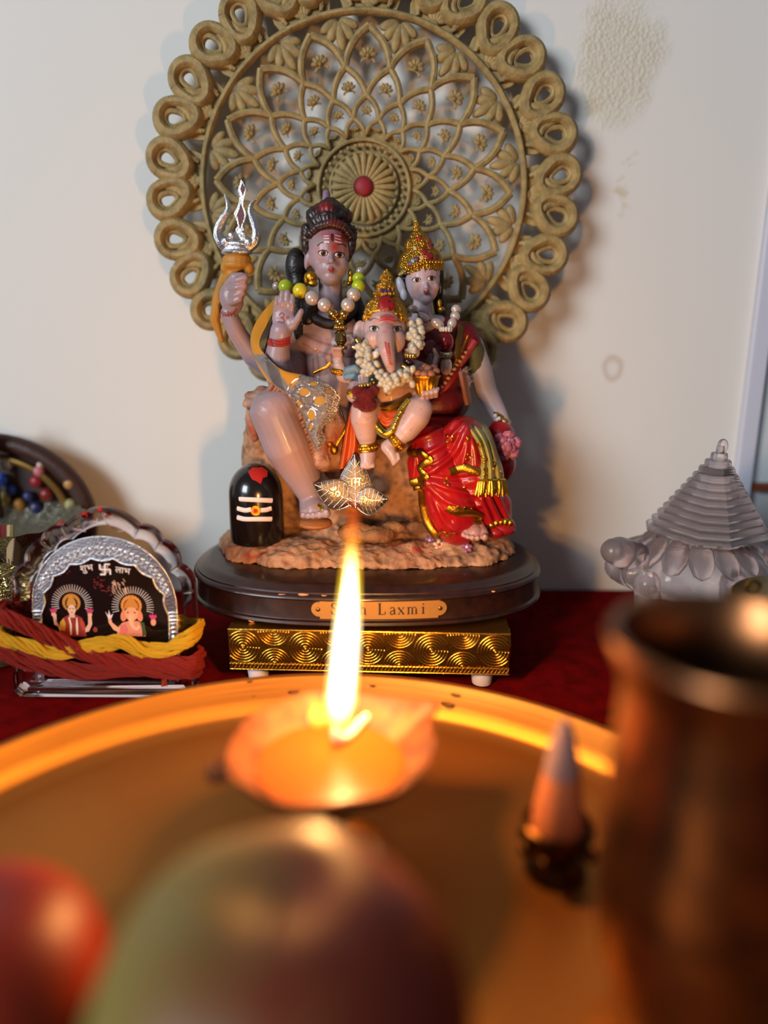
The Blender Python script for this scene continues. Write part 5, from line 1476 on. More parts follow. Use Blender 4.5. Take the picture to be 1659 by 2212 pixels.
g = G().el(914, 590, 46.5, 45, 42, 46).limb([(874, 590, 46.2, 8), (873, 612, 46.2, 7), (876, 640, 46.3, 5)]).limb([(950, 580, 46.1, 8), (953, 605, 46.1, 7), (951, 640, 46.3, 6)]).limb([(948, 650, 46.6, 14), (955, 690, 46.7, 14)])
sculpt(g, 'hair', hair_m, woman, voxel=.08, smooth=3)
g = G().el(866, 618, 45.8, 9, 8, 20, -16).el(872, 636, 45.7, 8, 8, 13, -10); g.build('ear_ornament', M('white_ear_paint', '#b7b4bc', .35), woman)
G().el(949, 655, 45.5, 5, 5, 9).el(953, 668, 45.4, 8, 6, 6).build('earring', gold, woman)
# tall crown
def tilted_lathe(prof, ax_lo, ax_hi, Y, seg, mod=None, flat=.9):
    """profile [(radius px, v px)] about a picture-plane axis between two pixels"""
    g = G(); vs = []; n = len(prof)
    A = at(ax_lo[0], ax_lo[1], Y); B = at(ax_hi[0], ax_hi[1], Y); ax = (B - A).normalized(); e1 = ax.cross(V((0, 1, 0))).normalized(); e1 = -e1 if e1.x < 0 else e1; e2 = ax.cross(e1)
    for r, v in prof:
        t = (v - ax_lo[1]) / (ax_hi[1] - ax_lo[1]); c = A.lerp(B, t); s = k(ax_lo[0], v, Y)
        for j in range(seg):
            a = 2 * PI * j / seg; q = r * s * (mod(a, v) if mod else 1)
            vs.append(c + e1 * q * math.cos(a) + e2 * q * flat * math.sin(a))
    fs = [(i * seg + j, i * seg + (j + 1) % seg, (i + 1) * seg + (j + 1) % seg, (i + 1) * seg + j) for i in range(n - 1) for j in range(seg)]
    fs.append(tuple(range(seg))); fs.append(tuple((n - 1) * seg + j for j in range(seg)))
    return g.add(vs, fs)
crown_m = M('crown_gold', '#b9862e', .3, .9, bump=(9, .8, 'voronoi'))
cw = tilted_lathe([(46, 590), (49, 582), (49, 572), (46, 560), (41, 548), (34, 540), (30, 536), (31, 530), (29, 522), (22, 514), (18, 512), (17, 506), (12, 501), (9, 499), (9, 494), (6, 490), (5, 486), (6, 482), (3, 477), (1, 474)], (910, 585), (899, 477), 46.1, 40, lambda a, v: 1 + .03 * math.cos(a * 14))
crown = cw.build('crown', crown_m, woman); cs = Skin(np.array([p[:] for p in cw.v]), faces=cw.f)
for (u, v, r, c) in [(886, 570, 4, '#5a2a6a'), (892, 564, 4, '#7aa8a8'), (900, 560, 5, '#5a2a5e'), (911, 557, 5, '#c89a60'), (927, 553, 8, '#8a2026'), (942, 556, 5, '#6a1a2a'), (915, 545, 6, '#8e2420'), (905, 514, 5, '#9a2020'), (897, 536, 4, '#c9b88a'), (872, 588, 4, '#6a8a7a'), (866, 592, 4, '#b9a46a'), (930, 532, 7, '#8c3a2a'), (925, 520, 5, '#90402e')]:
    spot(cs, 'crown_gem', M('gem_' + c.strip('#'), c, .3), oval(u, v, r, r, 10), crown, .07, 2)
for i in range(15):
    t = i / 14; u = 864 + 90 * t; v = 594 - 30 * math.sin(min(1, t * 1.25) * PI / 2) + 3 * t
    p, nn = cs.hit(u, v)
    if p is not None: G().ell(p + nn * .03, .09, seg=8, rings=6).build('crown_bead', gold, crown)
# red blouse and torso wrap
g = G().el(955, 750, 46.2, 66, 44, 66).el(1000, 722, 46.3, 34, 34, 28).limb([(1006, 720, 46.2, 26), (1022, 750, 46.1, 22)]).el(940, 810, 46.0, 60, 46, 48).el(950, 870, 46.0, 66, 52, 46).el(905, 740, 46.4, 40, 36, 50)
red_m = M('sari_red', '#a80f12', .34, coat=.25, attr=True, bump=(5, .1)); dkred = M('blouse_red', '#6e1216', .45, bump=(7, .3))
blouse, bl_s = sculpt(g, 'red_blouse', dkred, woman, voxel=.09, smooth=4)
for pts, w, m_ in [([(1024, 735), (1005, 765), (985, 800), (965, 828), (945, 850)], 9, M('sari_border_red', '#8e1a18', .5)), ([(996, 706), (990, 740), (984, 775)], 9, M('olive_gold_trim', '#6e5a30', .45, .5, bump=(9, .5))), ([(1012, 725), (998, 755), (980, 790)], 3, gold)]:
    stroke(bl_s, 'sari_border', m_, pts, w, woman, .5, flat=(1, .4))
for i in range(11):
    t = i / 10; u = 1012 - 64 * t; v = 752 + 92 * t
    spot(bl_s, 'border_bead', M('cream_bead_paint', '#c9a67c', .5), oval(u, v, 3.4, 3.4, 8), woman, .14, 2)
G().limb([(1022, 755, 46.1, 24), (1030, 790, 46.2, 25)]).build('olive_sleeve_cuff', M('olive_cloth', '#4e4a22', .6, bump=(8, .4)), woman)
G().el(955, 765, 44.6, 22, 10, 22).el(930, 752, 44.7, 14, 9, 18).build('painted_lotus', M('dusty_pink', '#8a4a56', .5, bump=(5, .5)), woman)
G().tube([at(u, v, 46.4) for u, v in spline2([(1030, 760), (1042, 790), (1050, 830), (1052, 850)], 4)], .1, 6).build('mustard_ribbon', M('mustard_cloth', '#b8821e', .7), woman)
G().el(1086, 906, 45.1, 20, 18, 8, 25).el(1080, 897, 45.2, 18, 17, 6, 25).build('bangle', gold, woman)
for (u, v) in [(1070, 898), (1078, 904), (1088, 912), (1096, 918), (1074, 906)]: G().el(u, v, 44.55, 5, 5, 5, seg=10, rings=6).build('bangle_pearl', M('pearl_paint', '#cfc4bc', .25), woman)
# lap and skirt with folds
g = G().el(950, 935, 44.6, 92, 64, 36).limb([(935, 955, 42.9, 40), (950, 1010, 42.8, 50), (975, 1080, 42.9, 58), (990, 1130, 43.0, 50)])
g.limb([(1000, 950, 42.9, 52), (1020, 1020, 42.9, 54), (1045, 1085, 43.2, 44), (1070, 1135, 43.3, 30)]).limb([(1072, 1090, 43.4, 34), (1085, 1140, 43.4, 22)])
g.limb([(925, 960, 43.2, 36), (905, 1000, 43.0, 26), (905, 1035, 43.0, 22)]).el(1080, 965, 44.8, 36, 40, 60).limb([(930, 1070, 43.4, 26), (945, 1140, 43.3, 22)]).el(1085, 1000, 45, 30, 40, 40)
FL = [([(985, 912), (950, 930), (905, 950), (885, 960)], 6, .16), ([(1000, 918), (965, 955), (915, 985)], 6, .18), ([(1006, 925), (985, 975), (945, 1010), (930, 1020)], 7, .20), ([(1010, 925), (1008, 965), (1000, 1000)], 6, .14), ([(990, 940), (965, 985), (935, 1005)], 4, -.14), ([(1014, 930), (1024, 970), (1028, 1005)], 5, .12),
      ([(925, 1035), (960, 1052), (1010, 1066), (1050, 1062)], 6, .16), ([(925, 1040), (955, 1075), (990, 1092), (1035, 1090)], 6, .16), ([(926, 1046), (945, 1090), (965, 1130), (985, 1145)], 6, .16), ([(930, 1060), (960, 1110), (975, 1125)], 4, -.12), ([(922, 1050), (930, 1100), (950, 1140)], 5, .12), ([(920, 1028), (975, 1035), (1030, 1030)], 5, -.12),
      ([(1040, 1078), (1055, 1110), (1062, 1130)], 6, .16), ([(1056, 1076), (1072, 1110), (1082, 1126)], 6, .16), ([(1075, 1072), (1088, 1105), (1096, 1122)], 6, .14), ([(1049, 1078), (1064, 1112), (1070, 1128)], 3, -.14), ([(1066, 1074), (1082, 1108), (1090, 1124)], 3, -.14), ([(900, 965), (897, 1000), (894, 1030)], 5, .1)]
def sari_paint(co):
    c = np.tile(np_lin('#a80f12'), (len(co), 1)); n = vnoise(co, .7, 4)
    c = mixp(c, np_lin('#8a0e18'), n + .3)
    return c
sari, sa_s = sculpt(g, 'red_sari', red_m, woman, voxel=.06, smooth=6, disp=folds(FL), paint=sari_paint)
def trim(pts, w, name='gold_border', lift=1., bead=0):
    o = stroke(sa_s, name, gold, pts, w, sari, lift, n=5, flat=(1, .45))
    return o
trim([(889, 958), (885, 970), (888, 981), (905, 980), (920, 985), (931, 994), (922, 1000), (913, 1006), (911, 1016), (920, 1025), (923, 1033), (912, 1036), (890, 1042)], 8.5)
trim([(893, 1054), (906, 1050), (920, 1046)], 5)
trim([(970, 1021), (985, 1016), (1001, 1010), (1016, 1014), (1034, 1021)], 9); spot(sa_s, 'gold_motif', gold, [(993, 1012), (1001, 1000), (1009, 1012), (1001, 1016)], sari, .1)
trim([(916, 1058), (917.5, 1090), (923, 1121), (932, 1142), (943, 1156)], 9); stroke(sa_s, 'border_inset', M('border_maroon', '#6a1a14', .5), [(916, 1066), (918, 1092), (923.5, 1118)], 3.5, sari, 2.2, flat=(1, .4))
trim([(935, 1155), (944, 1158), (954, 1148), (962, 1150), (968, 1158), (976, 1150), (984, 1152)], 4)
trim([(966, 1096), (985, 1105), (1014, 1109), (1042, 1117)], 11); trim([(972, 1094), (1000, 1099), (1032, 1108)], 3.5)
for (u, v) in [(965.7, 941.5), (977, 942.5), (966.7, 955), (976, 951), (1010, 945), (1012, 948), (966, 1034), (962, 1042), (969, 1047), (1003, 1052), (1012, 982), (1017, 988), (1008, 992), (990, 1094), (1005, 1097), (1020, 1100), (897, 972), (915, 1012), (926, 990)]:
    spot(sa_s, 'gold_motif', gold, oval(u, v, 3.6, 3.2, 9), sari, .06, 2)
for (u, v) in [(906, 981), (921, 988), (915, 1004), (921, 1028), (900, 1040)]:
    stroke(sa_s, 'gold_scroll', goldb, [(u + 4 * math.cos(t), v + 4 * math.sin(t)) for t in (0, 1.2, 2.4, 3.6, 4.8)], 1.3, sari, 4)
# feet
g = G().limb([(1018, 1128, 42.8, 24), (1022, 1146, 42.2, 20), (1026, 1152, 41.8, 18)]).limb([(1010, 1142, 42.4, 18), (1008, 1152, 41.8, 12)]).limb([(1034, 1142, 42.3, 16), (1044, 1153, 41.7, 12)])
toe_row(g, [(1001, 1156, 41.5, 5.5, 0, 5), (1011, 1160, 41.35, 5.6, 0, 6), (1021, 1162, 41.25, 5.8, 0, 6), (1032, 1163, 41.2, 6, 0, 6), (1047, 1161, 41.2, 8, 3, 6)], 41)
ft, ft_s = sculpt(g, 'bare_foot', resin, woman, voxel=.05, smooth=4, paint=lambda co: mixp(np_lin('#b88a80'), np_lin('#a87468'), vnoise(co, 1.2, 3) + .4))
for (u, v, r) in [(1001, 1153, 2.4), (1011, 1157, 2.4), (1021, 1159, 2.5), (1032, 1160, 2.6), (1048, 1157, 3.6)]: spot(ft_s, 'toenail', MATS['toenail_pale'], oval(u, v, r, r * .8, 9), ft, .01, 2)
for w_, dv in ((5, 0), (3.5, -8)):
    g = G().tube([at(u, v, Y) for u, v, Y in spline2([(990, 1139 + dv, 42.6), (1000, 1134 + dv, 42.1), (1018, 1130 + dv, 41.95), (1036, 1133 + dv, 42.1), (1047, 1141 + dv, 42.5)], 4)], w_ * .0265, 8, flat=(1, .8)); g.build('anklet', gold, ft)
g = G().el(1085, 1140, 42.9, 30, 26, 14, 10).el(1070, 1148, 42.6, 20, 22, 13).el(1100, 1135, 43.0, 14, 20, 14).build('red_sari_hem', M('hem_red', '#9a1216', .4, coat=.2), sari)
for i, (u, v) in enumerate([(1062, 1134), (1072, 1130), (1082, 1127), (1092, 1127), (1102, 1129)]): G().el(u, v, 42.35 + .05 * i, 8, 8, 9, 10).build('gold_cuff', gold, sari)
# yellow-green shawl with gold tassels
gs = G()
Lp = spline2([(1000, 912, 42.6), (1012, 930, 41.7), (1030, 958, 41.45), (1039, 992, 41.5), (1036, 1020, 41.55), (1034, 1042, 41.6)], 6); Rp = spline2([(1030, 906, 44.2), (1052, 922, 43.2), (1066, 950, 42.6), (1076, 982, 42.4), (1086, 1012, 42.4), (1090, 1040, 42.4)], 6)
def shf(a, b):
    i = min(int(a * (len(Lp) - 1)), len(Lp) - 2); t = a * (len(Lp) - 1) - i
    l = [Lp[i][c] + (Lp[i + 1][c] - Lp[i][c]) * t for c in range(3)]; r = [Rp[i][c] + (Rp[i + 1][c] - Rp[i][c]) * t for c in range(3)]
    return at(l[0] + (r[0] - l[0]) * b, l[1] + (r[1] - l[1]) * b, l[2] + (r[2] - l[2]) * b - .28 * abs(math.sin(b * PI * 3)) - .35 * math.sin(b * PI))
gs.grid(shf, 36, 34)
sb = len(gs.v); gs.grid(lambda a, b: shf(a, b) + V((.05, .3, 0)), 36, 34)
shm = M('yellow_green_resin', '#8a8438', .4, coat=.15, bump=(5, .15), var=(1.1, '#b09a54')); shawl = gs.build('yellow_green_shawl', shm, woman, angle=0)
sh_s = Skin(np.array([p[:] for p in gs.v[:sb]]), faces=[f for f in gs.f if max(f) < sb])
for pts in ([(1032, 962), (1036, 958), (1037, 966)], [(1040, 985), (1046, 990), (1050, 996), (1043, 998)], [(1045, 1012), (1050, 1018), (1046, 1026), (1052, 1032), (1046, 1036)], [(1064, 994), (1071, 1000), (1070, 1008), (1064, 1012)], [(1080, 1018), (1086, 1024), (1084, 1030)], [(1038, 972), (1042, 978)]):
    stroke(sh_s, 'gold_motif', gold, pts, 2.6, shawl, .8)
g = G()
for i in range(15):
    t = i / 14; p = shf(1, t); q = at(1029 + 66 * t + random.uniform(-2, 2), 1068 + random.uniform(-2, 5) - 2 * t, p.y - .15)
    g.tube([p + V((0, -.05, .05)), p.lerp(q, .5) + V((0, -.12, 0)), q], [.10, .13, .11], 7)
g.tube([shf(1, j / 16) + V((0, -.05, .1)) for j in range(17)], .09, 6); g.build('gold_tassels', gold, shawl)
# pink lotus in her hand
lot = G()
pc_ = at(1093, 963, 43.3); s_ = k(1093, 963, 43.3)
for ring, (n_, r_, l_, tl_) in enumerate([(6, 18, 19, .9), (5, 9, 15, .5), (3, 3, 11, .2)]):
    for j in range(n_):
        a = 2 * PI * j / n_ + ring * .5 + .3; d = V((math.cos(a), 0, math.sin(a)))
        R = Matrix((d, V((0, -1, 0)).cross(d).normalized(), V((0, -1, 0)))).transposed()
        lot.ell(pc_ + d * r_ * s_ * 1.05 + V((0, -.22 * ring + .15, 0)), (l_ * s_ * .95, l_ * s_ * .85, l_ * s_ * .42), R @ Matrix.Rotation(-tl_ * .6, 3, 'Y'), 8, 6)
lot.build('pink_lotus', M('lotus_mauve', '#9a566a', .42, bump=(4, .4)), woman, smooth=False)

# ================= the elephant headed child
g = G()
g.el(831, 712, 42.3, 47, 42, 46).el(831, 695, 42.4, 44, 42, 34).el(812, 735, 41.7, 25, 24, 28).el(852, 735, 41.7, 24, 24, 28).el(831, 690, 41.6, 30, 20, 20)
g.limb([(832, 712, 41.4, 20), (833, 735, 41.0, 20), (836, 758, 40.6, 17), (841, 780, 40.45, 13.5), (845, 797, 40.6, 10), (846, 806, 40.8, 7)])
g.el(777, 716, 42.6, 15, 8, 24, 8).el(884, 714, 42.6, 13, 8, 24, -8)
g.el(846, 850, 42.9, 58, 52, 52).el(845, 806, 43.0, 50, 40, 36).limb([(838, 760, 42.9, 30), (842, 800, 43, 36)])
# arms
g.limb([(795, 795, 42.8, 21), (765, 815, 42.4, 18), (742, 812, 42.3, 16), (733, 790, 42.2, 13)]).el(730, 775, 42.2, 12, 9, 13)
for i in range(4): g.limb([(722 + i * 5, 768, 42.0, 4), (718 + i * 5.5, 757, 41.8, 3.6), (722 + i * 5, 752, 41.6, 3.2)])
g.limb([(795, 805, 42.4, 19), (768, 838, 41.9, 17), (764, 855, 41.5, 15), (776, 848, 41.0, 13)])
g.el(786, 838, 40.9, 14, 7, 12)
for (u, v) in [(776, 812), (783, 808), (790, 807), (797, 811)]: g.limb([(u + 2, v + 20, 40.9, 4), (u, v, 40.95, 3.4)])
g.limb([(890, 800, 42.8, 20), (905, 830, 42.6, 17), (903, 850, 42.0, 15)]).el(917, 856, 41.6, 19, 12, 11)
for i in range(4): g.limb([(915 + i * 9, 860 - i * 1.5, 41.2, 5), (914 + i * 9.5, 852 - i * 2, 40.75, 4.6), (918 + i * 9.5, 845 - i * 2, 40.9, 4)])
g.limb([(908, 862, 41.3, 6), (911, 868, 41.0, 5)])
g.limb([(895, 795, 43, 18), (925, 800, 43.2, 13), (935, 790, 43, 11)])
# legs
g.limb([(815, 895, 42.6, 36), (788, 885, 41.2, 30), (787, 905, 41.1, 30), (791, 935, 41.2, 24), (794, 958, 41.3, 17)])
g.limb([(795, 965, 41.2, 17), (795, 985, 41.1, 18), (794, 1000, 40.9, 15)])
for i in range(5): g.limb([(782 + i * 6, 1002, 40.8, 5), (782 + i * 6, 1010 - abs(i - 1.5), 40.65, 4.3)])
g.limb([(870, 895, 42.6, 36), (908, 884, 41.2, 27), (900, 900, 41.1, 29), (878, 928, 41.0, 26), (858, 950, 40.9, 17)])
g.limb([(856, 953, 40.9, 16), (836, 965, 40.8, 14), (843, 975, 40.6, 13), (851, 992, 40.5, 9)])
for i in range(4): g.limb([(846 + i * 4.5, 990 - i * 3, 40.5, 4.5), (850 + i * 4, 1003 - i * 4, 40.4, 3.6)])
def ch_paint(co):
    c = mixp(np_lin('#b89c98'), np_lin('#b08c84'), vnoise(co, .9, 5) + .4)
    for q in [(845, 850, 45, 35, '#c08a60', .7, 44), (800, 740, 14, 14, '#c8926e', .5, 43), (856, 742, 14, 14, '#c8926e', .45, 43), (836, 688, 20, 9, '#a82420', 1., 43), (836, 708, 7, 18, '#b8606a', .45, 43), (788, 905, 24, 30, '#c49078', .5, 43), (890, 910, 24, 26, '#c49078', .5, 43), (777, 716, 10, 18, '#b48a80', .5, 44)]: c = dab(c, co, *q)
    u, v = uv_of(co)
    n = vnoise(co, 5, 3)
    c = mixp(c, np_lin('#8a3028'), np.clip((n - .42) * 3, 0, .22) * (co[:, 1] < 43))
    return c
child, ch_s = sculpt(g, 'elephant_headed_child', resin, statue, voxel=.052, smooth=4, paint=ch_paint)
eye(ch_s, 808, 710.5, 9.4, 6.2, child, 6, .6); eye(ch_s, 858, 711, 9.0, 6.0, child, -6, -.2)
stroke(ch_s, 'eyebrow', brow_m, [(800, 693), (804, 689), (810, 687.5), (819, 690)], 1.2, child, w_end=.4); stroke(ch_s, 'eyebrow', brow_m, [(867, 696), (862, 693), (857, 692), (850, 695)], 1.2, child, w_end=.4)
for pts in ([(820, 688), (836, 684), (853, 688)], [(820, 693), (836, 690), (853, 693)], [(822, 684), (836, 680), (850, 684)]): stroke(ch_s, 'forehead_stripe', M('tilak_red', '#8e1c1c', .6), pts, 1.0, child, .4)
rd = M('trunk_dot_red', '#b01410', .5)
for i in range(9):
    for dx in (-3, 3): spot(ch_s, 'trunk_dot', rd, oval(835.5 + i * .95 + dx * (1 - i * .05), 741 + i * 5.4 + (2 if dx > 0 else 0), 2.0, 2.8 if i < 5 else 1.8, 8), child, .015, 2)
for i in range(6): stroke(ch_s, 'trunk_ring', M('trunk_crease', '#a8867e', .6), [(833 + i * 1.5, 768 + i * 6), (838 + i * 1.4, 770 + i * 6), (846 + i, 768 + i * 6)], .6, child, .2)
G().limb([(817, 758, 41.0, 6), (813, 764, 40.7, 7), (812, 768, 40.6, 5)]).build('tusk', M('tusk_white', '#d9cfc6', .4), child); G().limb([(847, 757, 41.0, 4), (849, 762, 40.7, 4.5)]).build('tusk', MATS['tusk_white'], child)
spot(ch_s, 'navel', M('navel_shade', '#8a5a48', .7), oval(835, 853, 2.4, 2.2, 8), child, .006, 2)
hm = lambda a, v: 1 + (.035 * math.cos(a * 24) if v > 644 else .05 * math.cos(a * 16))
cg = tilted_lathe([(40, 700), (47, 694), (48.5, 688), (47, 683), (46, 676), (42, 664), (36, 653), (29, 645), (24, 641), (26, 636), (25, 630), (20, 626), (21, 620), (20, 615), (15, 610), (12, 605), (13.5, 599), (12, 594), (8, 590), (6, 586), (2, 582)], (832, 690), (835, 583), 42.5, 72, hm, .92)
ccrown = cg.build('crown', crown_m, child); cc_s = Skin(np.array([p[:] for p in cg.v]), faces=cg.f)
stroke(cc_s, 'crown_rim', gold, [(786, 690), (792, 683), (806, 675), (832, 671), (858, 675), (872, 683), (878, 691)], 3, ccrown, 1)
spot(cc_s, 'crown_gem', M('crown_red', '#8e161a', .35), [(818, 660), (820, 650), (828, 643), (838, 642), (848, 648), (852, 658), (849, 667), (838, 672), (826, 670)], ccrown, .16)
stroke(cc_s, 'gem_setting', redpaint, [(817, 662), (822, 669), (836, 674), (848, 669), (853, 660)], 2, ccrown, 3); spot(cc_s, 'crown_gem', M('gem_grey', '#6a4a4c', .3), oval(837.5, 669, 4, 4, 10), ccrown, .26, 2)
for u in (824, 833, 842): spot(cc_s, 'crown_gem', M('gem_purple', '#4a2a5e', .35), oval(u, 629, 3.4, 3.6, 9), ccrown, .06, 2)
# orange dhoti with gold border, green lining, belt, anklets, bangles
FLd = [([(822, 886), (836, 905), (858, 893)], 4, .12), ([(815, 893), (834, 918), (862, 898)], 4, .13), ([(812, 905), (832, 930), (858, 910)], 4, .12), ([(818, 898), (834, 912), (860, 895)], 2.5, -.1)]
g = G().el(838, 905, 41.9, 40, 30, 34).el(836, 925, 41.7, 24, 18, 20).el(843, 890, 42.3, 52, 44, 22)
dh_m = M('orange_dhoti', '#c0501c', .42, coat=.15, bump=(5, .1)); dh, dh_s = sculpt(g, 'orange_dhoti', dh_m, child, voxel=.06, smooth=4, disp=folds(FLd))
g = G()
Ld = [(757, 878, 41.9), (748, 920, 42.0), (740, 965, 42.0), (733, 1014, 42.1)]; Rd = [(782, 880, 41.6), (778, 925, 42.2), (782, 965, 42.3), (772, 1004, 42.2)]
def dr(a, b):
    l = spline2(Ld, 8); r = spline2(Rd, 8); i = min(int(a * (len(l) - 1) + .5), len(l) - 1)
    q = [l[i][c] + (r[i][c] - l[i][c]) * b for c in range(3)]; return at(q[0], q[1], q[2] - .14 * math.sin(b * PI * 4) - .2 * math.sin(b * PI))
g.grid(dr, 25, 22); g.grid(lambda a, b: dr(a, b) + V((0, .25, 0)), 25, 22); g.build('dhoti_drape', dh_m, dh, angle=0)
dl = M('olive_lining', '#6a6224', .5)
for nm, m_, w, dy in (('dhoti_lining', dl, 9, .0), ('gold_border', gold, 4.6, -.16)):
    pts = spline2([(799, 880, 41.2), (806, 902, 41.05), (815, 923, 40.9), (832, 938, 40.75), (848, 931, 40.7), (858, 910, 40.85), (868, 888, 41.1), (886, 866, 41.3)], 4)
    G().tube([at(u, v, Y + dy) for u, v, Y in pts], w * .026, 8, flat=(1, .4), up=(0, -1, 0)).build(nm, m_, dh)
for (u, v, Y) in [(808, 905, 40.75), (815, 922, 40.6), (826, 934, 40.5), (847, 930, 40.45), (855, 915, 40.55), (860, 902, 40.7), (866, 890, 40.8)]: G().el(u, v, Y, 3.6, 3, 3.6, seg=8, rings=6).build('border_stud', goldb, dh)
for i in range(2): G().tube([at(u, v, Y) for u, v, Y in spline2([(822, 886 - i * 7, 41.3), (836, 887 - i * 7, 41.15), (852, 881 - i * 7, 41.2), (868, 872 - i * 7, 41.4), (884, 860 - i * 7, 41.8)], 4)], .1, 6).build('gold_belt', gold, dh)
def ringband(name, u, v, Y, rx, ry, tilt, w, parent, n=3, mat=None):
    s = k(u, v, Y); R = Matrix.Rotation(math.radians(tilt), 3, 'Y'); c = at(u, v, Y); g = G()
    for i in range(n):
        g.tube([c + R @ V((rx * s * math.cos(a * PI / 14), ry * s * math.sin(a * PI / 14), (i - (n - 1) / 2) * w * s)) for a in range(28)], w * s * .62, 7, closed=True)
    for j in range(18):
        a = 2 * PI * j / 18; g.ell(c + R @ V((rx * 1.05 * s * math.cos(a), ry * 1.05 * s * math.sin(a), 0)), w * s * .7, seg=6, rings=5)
    return g.build(name, mat or gold, parent)
ringband('anklet', 794.5, 966, 41.25, 18.5, 19, -8, 6, child); ringband('anklet', 856, 954, 40.9, 18.5, 19, 52, 6, child)
ringband('bangle', 732, 803, 42.25, 14, 15, 12, 4.2, child); ringband('bangle', 766, 854, 41.4, 16, 16, 35, 4, child)
G().el(764, 806, 42.0, 24, 20, 17, 12).limb([(752, 800, 41.7, 8), (768, 796, 41.5, 9), (782, 806, 41.6, 7)]).limb([(748, 815, 41.7, 7), (765, 812, 41.5, 8), (778, 820, 41.6, 6)]).build('blue_sleeve', M('grey_blue_cloth', '#6a8290', .5, bump=(4, .5)), child)
G().tube([at(678, 806, 42.4), at(706, 792, 42.2), at(716, 782, 42.1)], [.09, .11, .1], 8).build('gold_rod', gold, child)
G().tube([at(752, 918, 42.4), at(726, 962, 42.6), at(716, 975, 42.6)], [.1, .11, .12], 8).el(712, 958, 42.5, 9, 9, 9).el(722, 972, 42.5, 9, 8, 11).build('gold_mace', gold, child)
G().limb([(935, 800, 42.9, 7), (943, 770, 42.7, 6), (938, 755, 42.6, 4)]).limb([(925, 790, 42.9, 8), (930, 770, 42.8, 6)]).build('grey_flower_stem', M('grey_pink_resin', '#7a6462', .6), child)
# bowl of sweets
bw = tilted_lathe([(4, 857), (15, 855), (20, 848), (24, 835), (27, 822), (31, 816), (33, 813), (33, 811), (28, 812)], (919, 850), (919, 815), 41.3, 60, lambda a, v: 1 + (.05 * math.cos(a * 18) if v > 818 else 0), .95)
bowl_o = bw.build('sweet_bowl', gold, child)
random.seed(11)
for (u, v, Y, r) in [(903, 806, 40.9, 9), (917, 809, 40.75, 10), (931, 808, 40.8, 10), (942, 802, 41.2, 9), (910, 800, 41.3, 9), (925, 797, 41.2, 10), (936, 796, 41.5, 10), (899, 808, 41.4, 7), (918, 792, 41.6, 8)]: G().el(u, v, Y, r, r, r * .85, seg=12, rings=8).build('round_sweet', M('sweet_brown', '#9a5a40', .5, bump=(4, .4)), bowl_o)
# ---------------------------------------------------------------- things hung on the statue by the household
pearl = M('pearl', '#cbb8ae', .22, .35, coat=.7); lime = M('lime_bead', '#a9b81c', .25, coat=.3); yel = M('yellow_bead', '#cdbb1e', .25, coat=.3)
def bead(g, u, v, Y, rx, rz=None, tilt=0., seg=18): return g.el(u, v, Y, rx, rx, rz or rx, tilt, seg, 12)
nk = thing('pearl_bead_necklace', 'necklace of pearl, lime and gold beads hung on the trident holder', 'necklace', at(735, 770, 42.9))
for (u, v, Y, r, m_, nm) in [(597, 618, 44.8, 9, pearl, 'pearl_bead'), (617, 619.5, 44.1, 16, lime, 'lime_bead'), (648.5, 628, 43.6, 16.5, yel, 'yellow_bead'), (674, 644, 43.3, 16, pearl, 'pearl_bead'), (701, 659, 43.0, 15.5, pearl, 'pearl_bead'), (719.7, 679, 42.85, 11.5, goldb, 'gold_bead'),
                             (743, 679, 42.85, 11, goldb, 'gold_bead'), (751.5, 659, 43.0, 15.5, pearl, 'pearl_bead'), (764, 636.5, 43.3, 15.5, pearl, 'pearl_bead'), (774, 618, 43.6, 14.5, lime, 'lime_bead'), (774.6, 601.5, 44.0, 13.5, lime, 'lime_bead'), (778, 586, 44.4, 9, pearl, 'pearl_bead')]:
    bead(G(), u, v, Y, r).build(nm, m_, nk)
P = [(590, 612, 45), (617, 619.5, 44.1), (648.5, 628, 43.6), (674, 644, 43.3), (701, 659, 43.0), (720, 679, 42.85), (732, 694, 42.8), (743, 679, 42.85), (751.5, 659, 43.0), (764, 636.5, 43.3), (774, 618, 43.6), (778, 586, 44.4)]
G().tube([at(*p) for p in spline2(P, 3)], .04, 6).build('string', M('maroon_string', '#5a1010', .8), nk)
def ridged(g, u, v, Y, r, h, n=14, tilt=0.):
    c = at(u, v, Y); s = k(u, v, Y); R = Matrix.Rotation(math.radians(tilt), 3, 'Y')
    for j in range(n):
        a = 2 * PI * j / n
        g.ell(c + R @ V((r * s * .78 * math.cos(a), r * s * .78 * math.sin(a), 0)), (r * s * .24, r * s * .24, h * s), R, 8, 6)
    g.ell(c, (r * s * .75, r * s * .75, h * s * .7), R, 14, 8); return g
bead(G(), 733, 696, 42.75, 11).build('gold_bead', goldb, nk); ridged(G(), 735, 708, 42.7, 15, 5).build('ridged_ring', goldb, nk)
c = at(736, 729, 42.7); s = k(736, 729, 42.7)
G().lathe([(7 * s, -17 * s), (13 * s, -8 * s), (13 * s, 8 * s), (7 * s, 17 * s)], c, 8).build('faceted_bead', M('champagne_bead', '#b59a62', .08, 1.), nk, smooth=False)
ridged(G(), 735, 751, 42.7, 15.5, 5).build('ridged_ring', goldb, nk); bead(G(), 735, 763.5, 42.7, 9).build('gold_bead', goldb, nk)

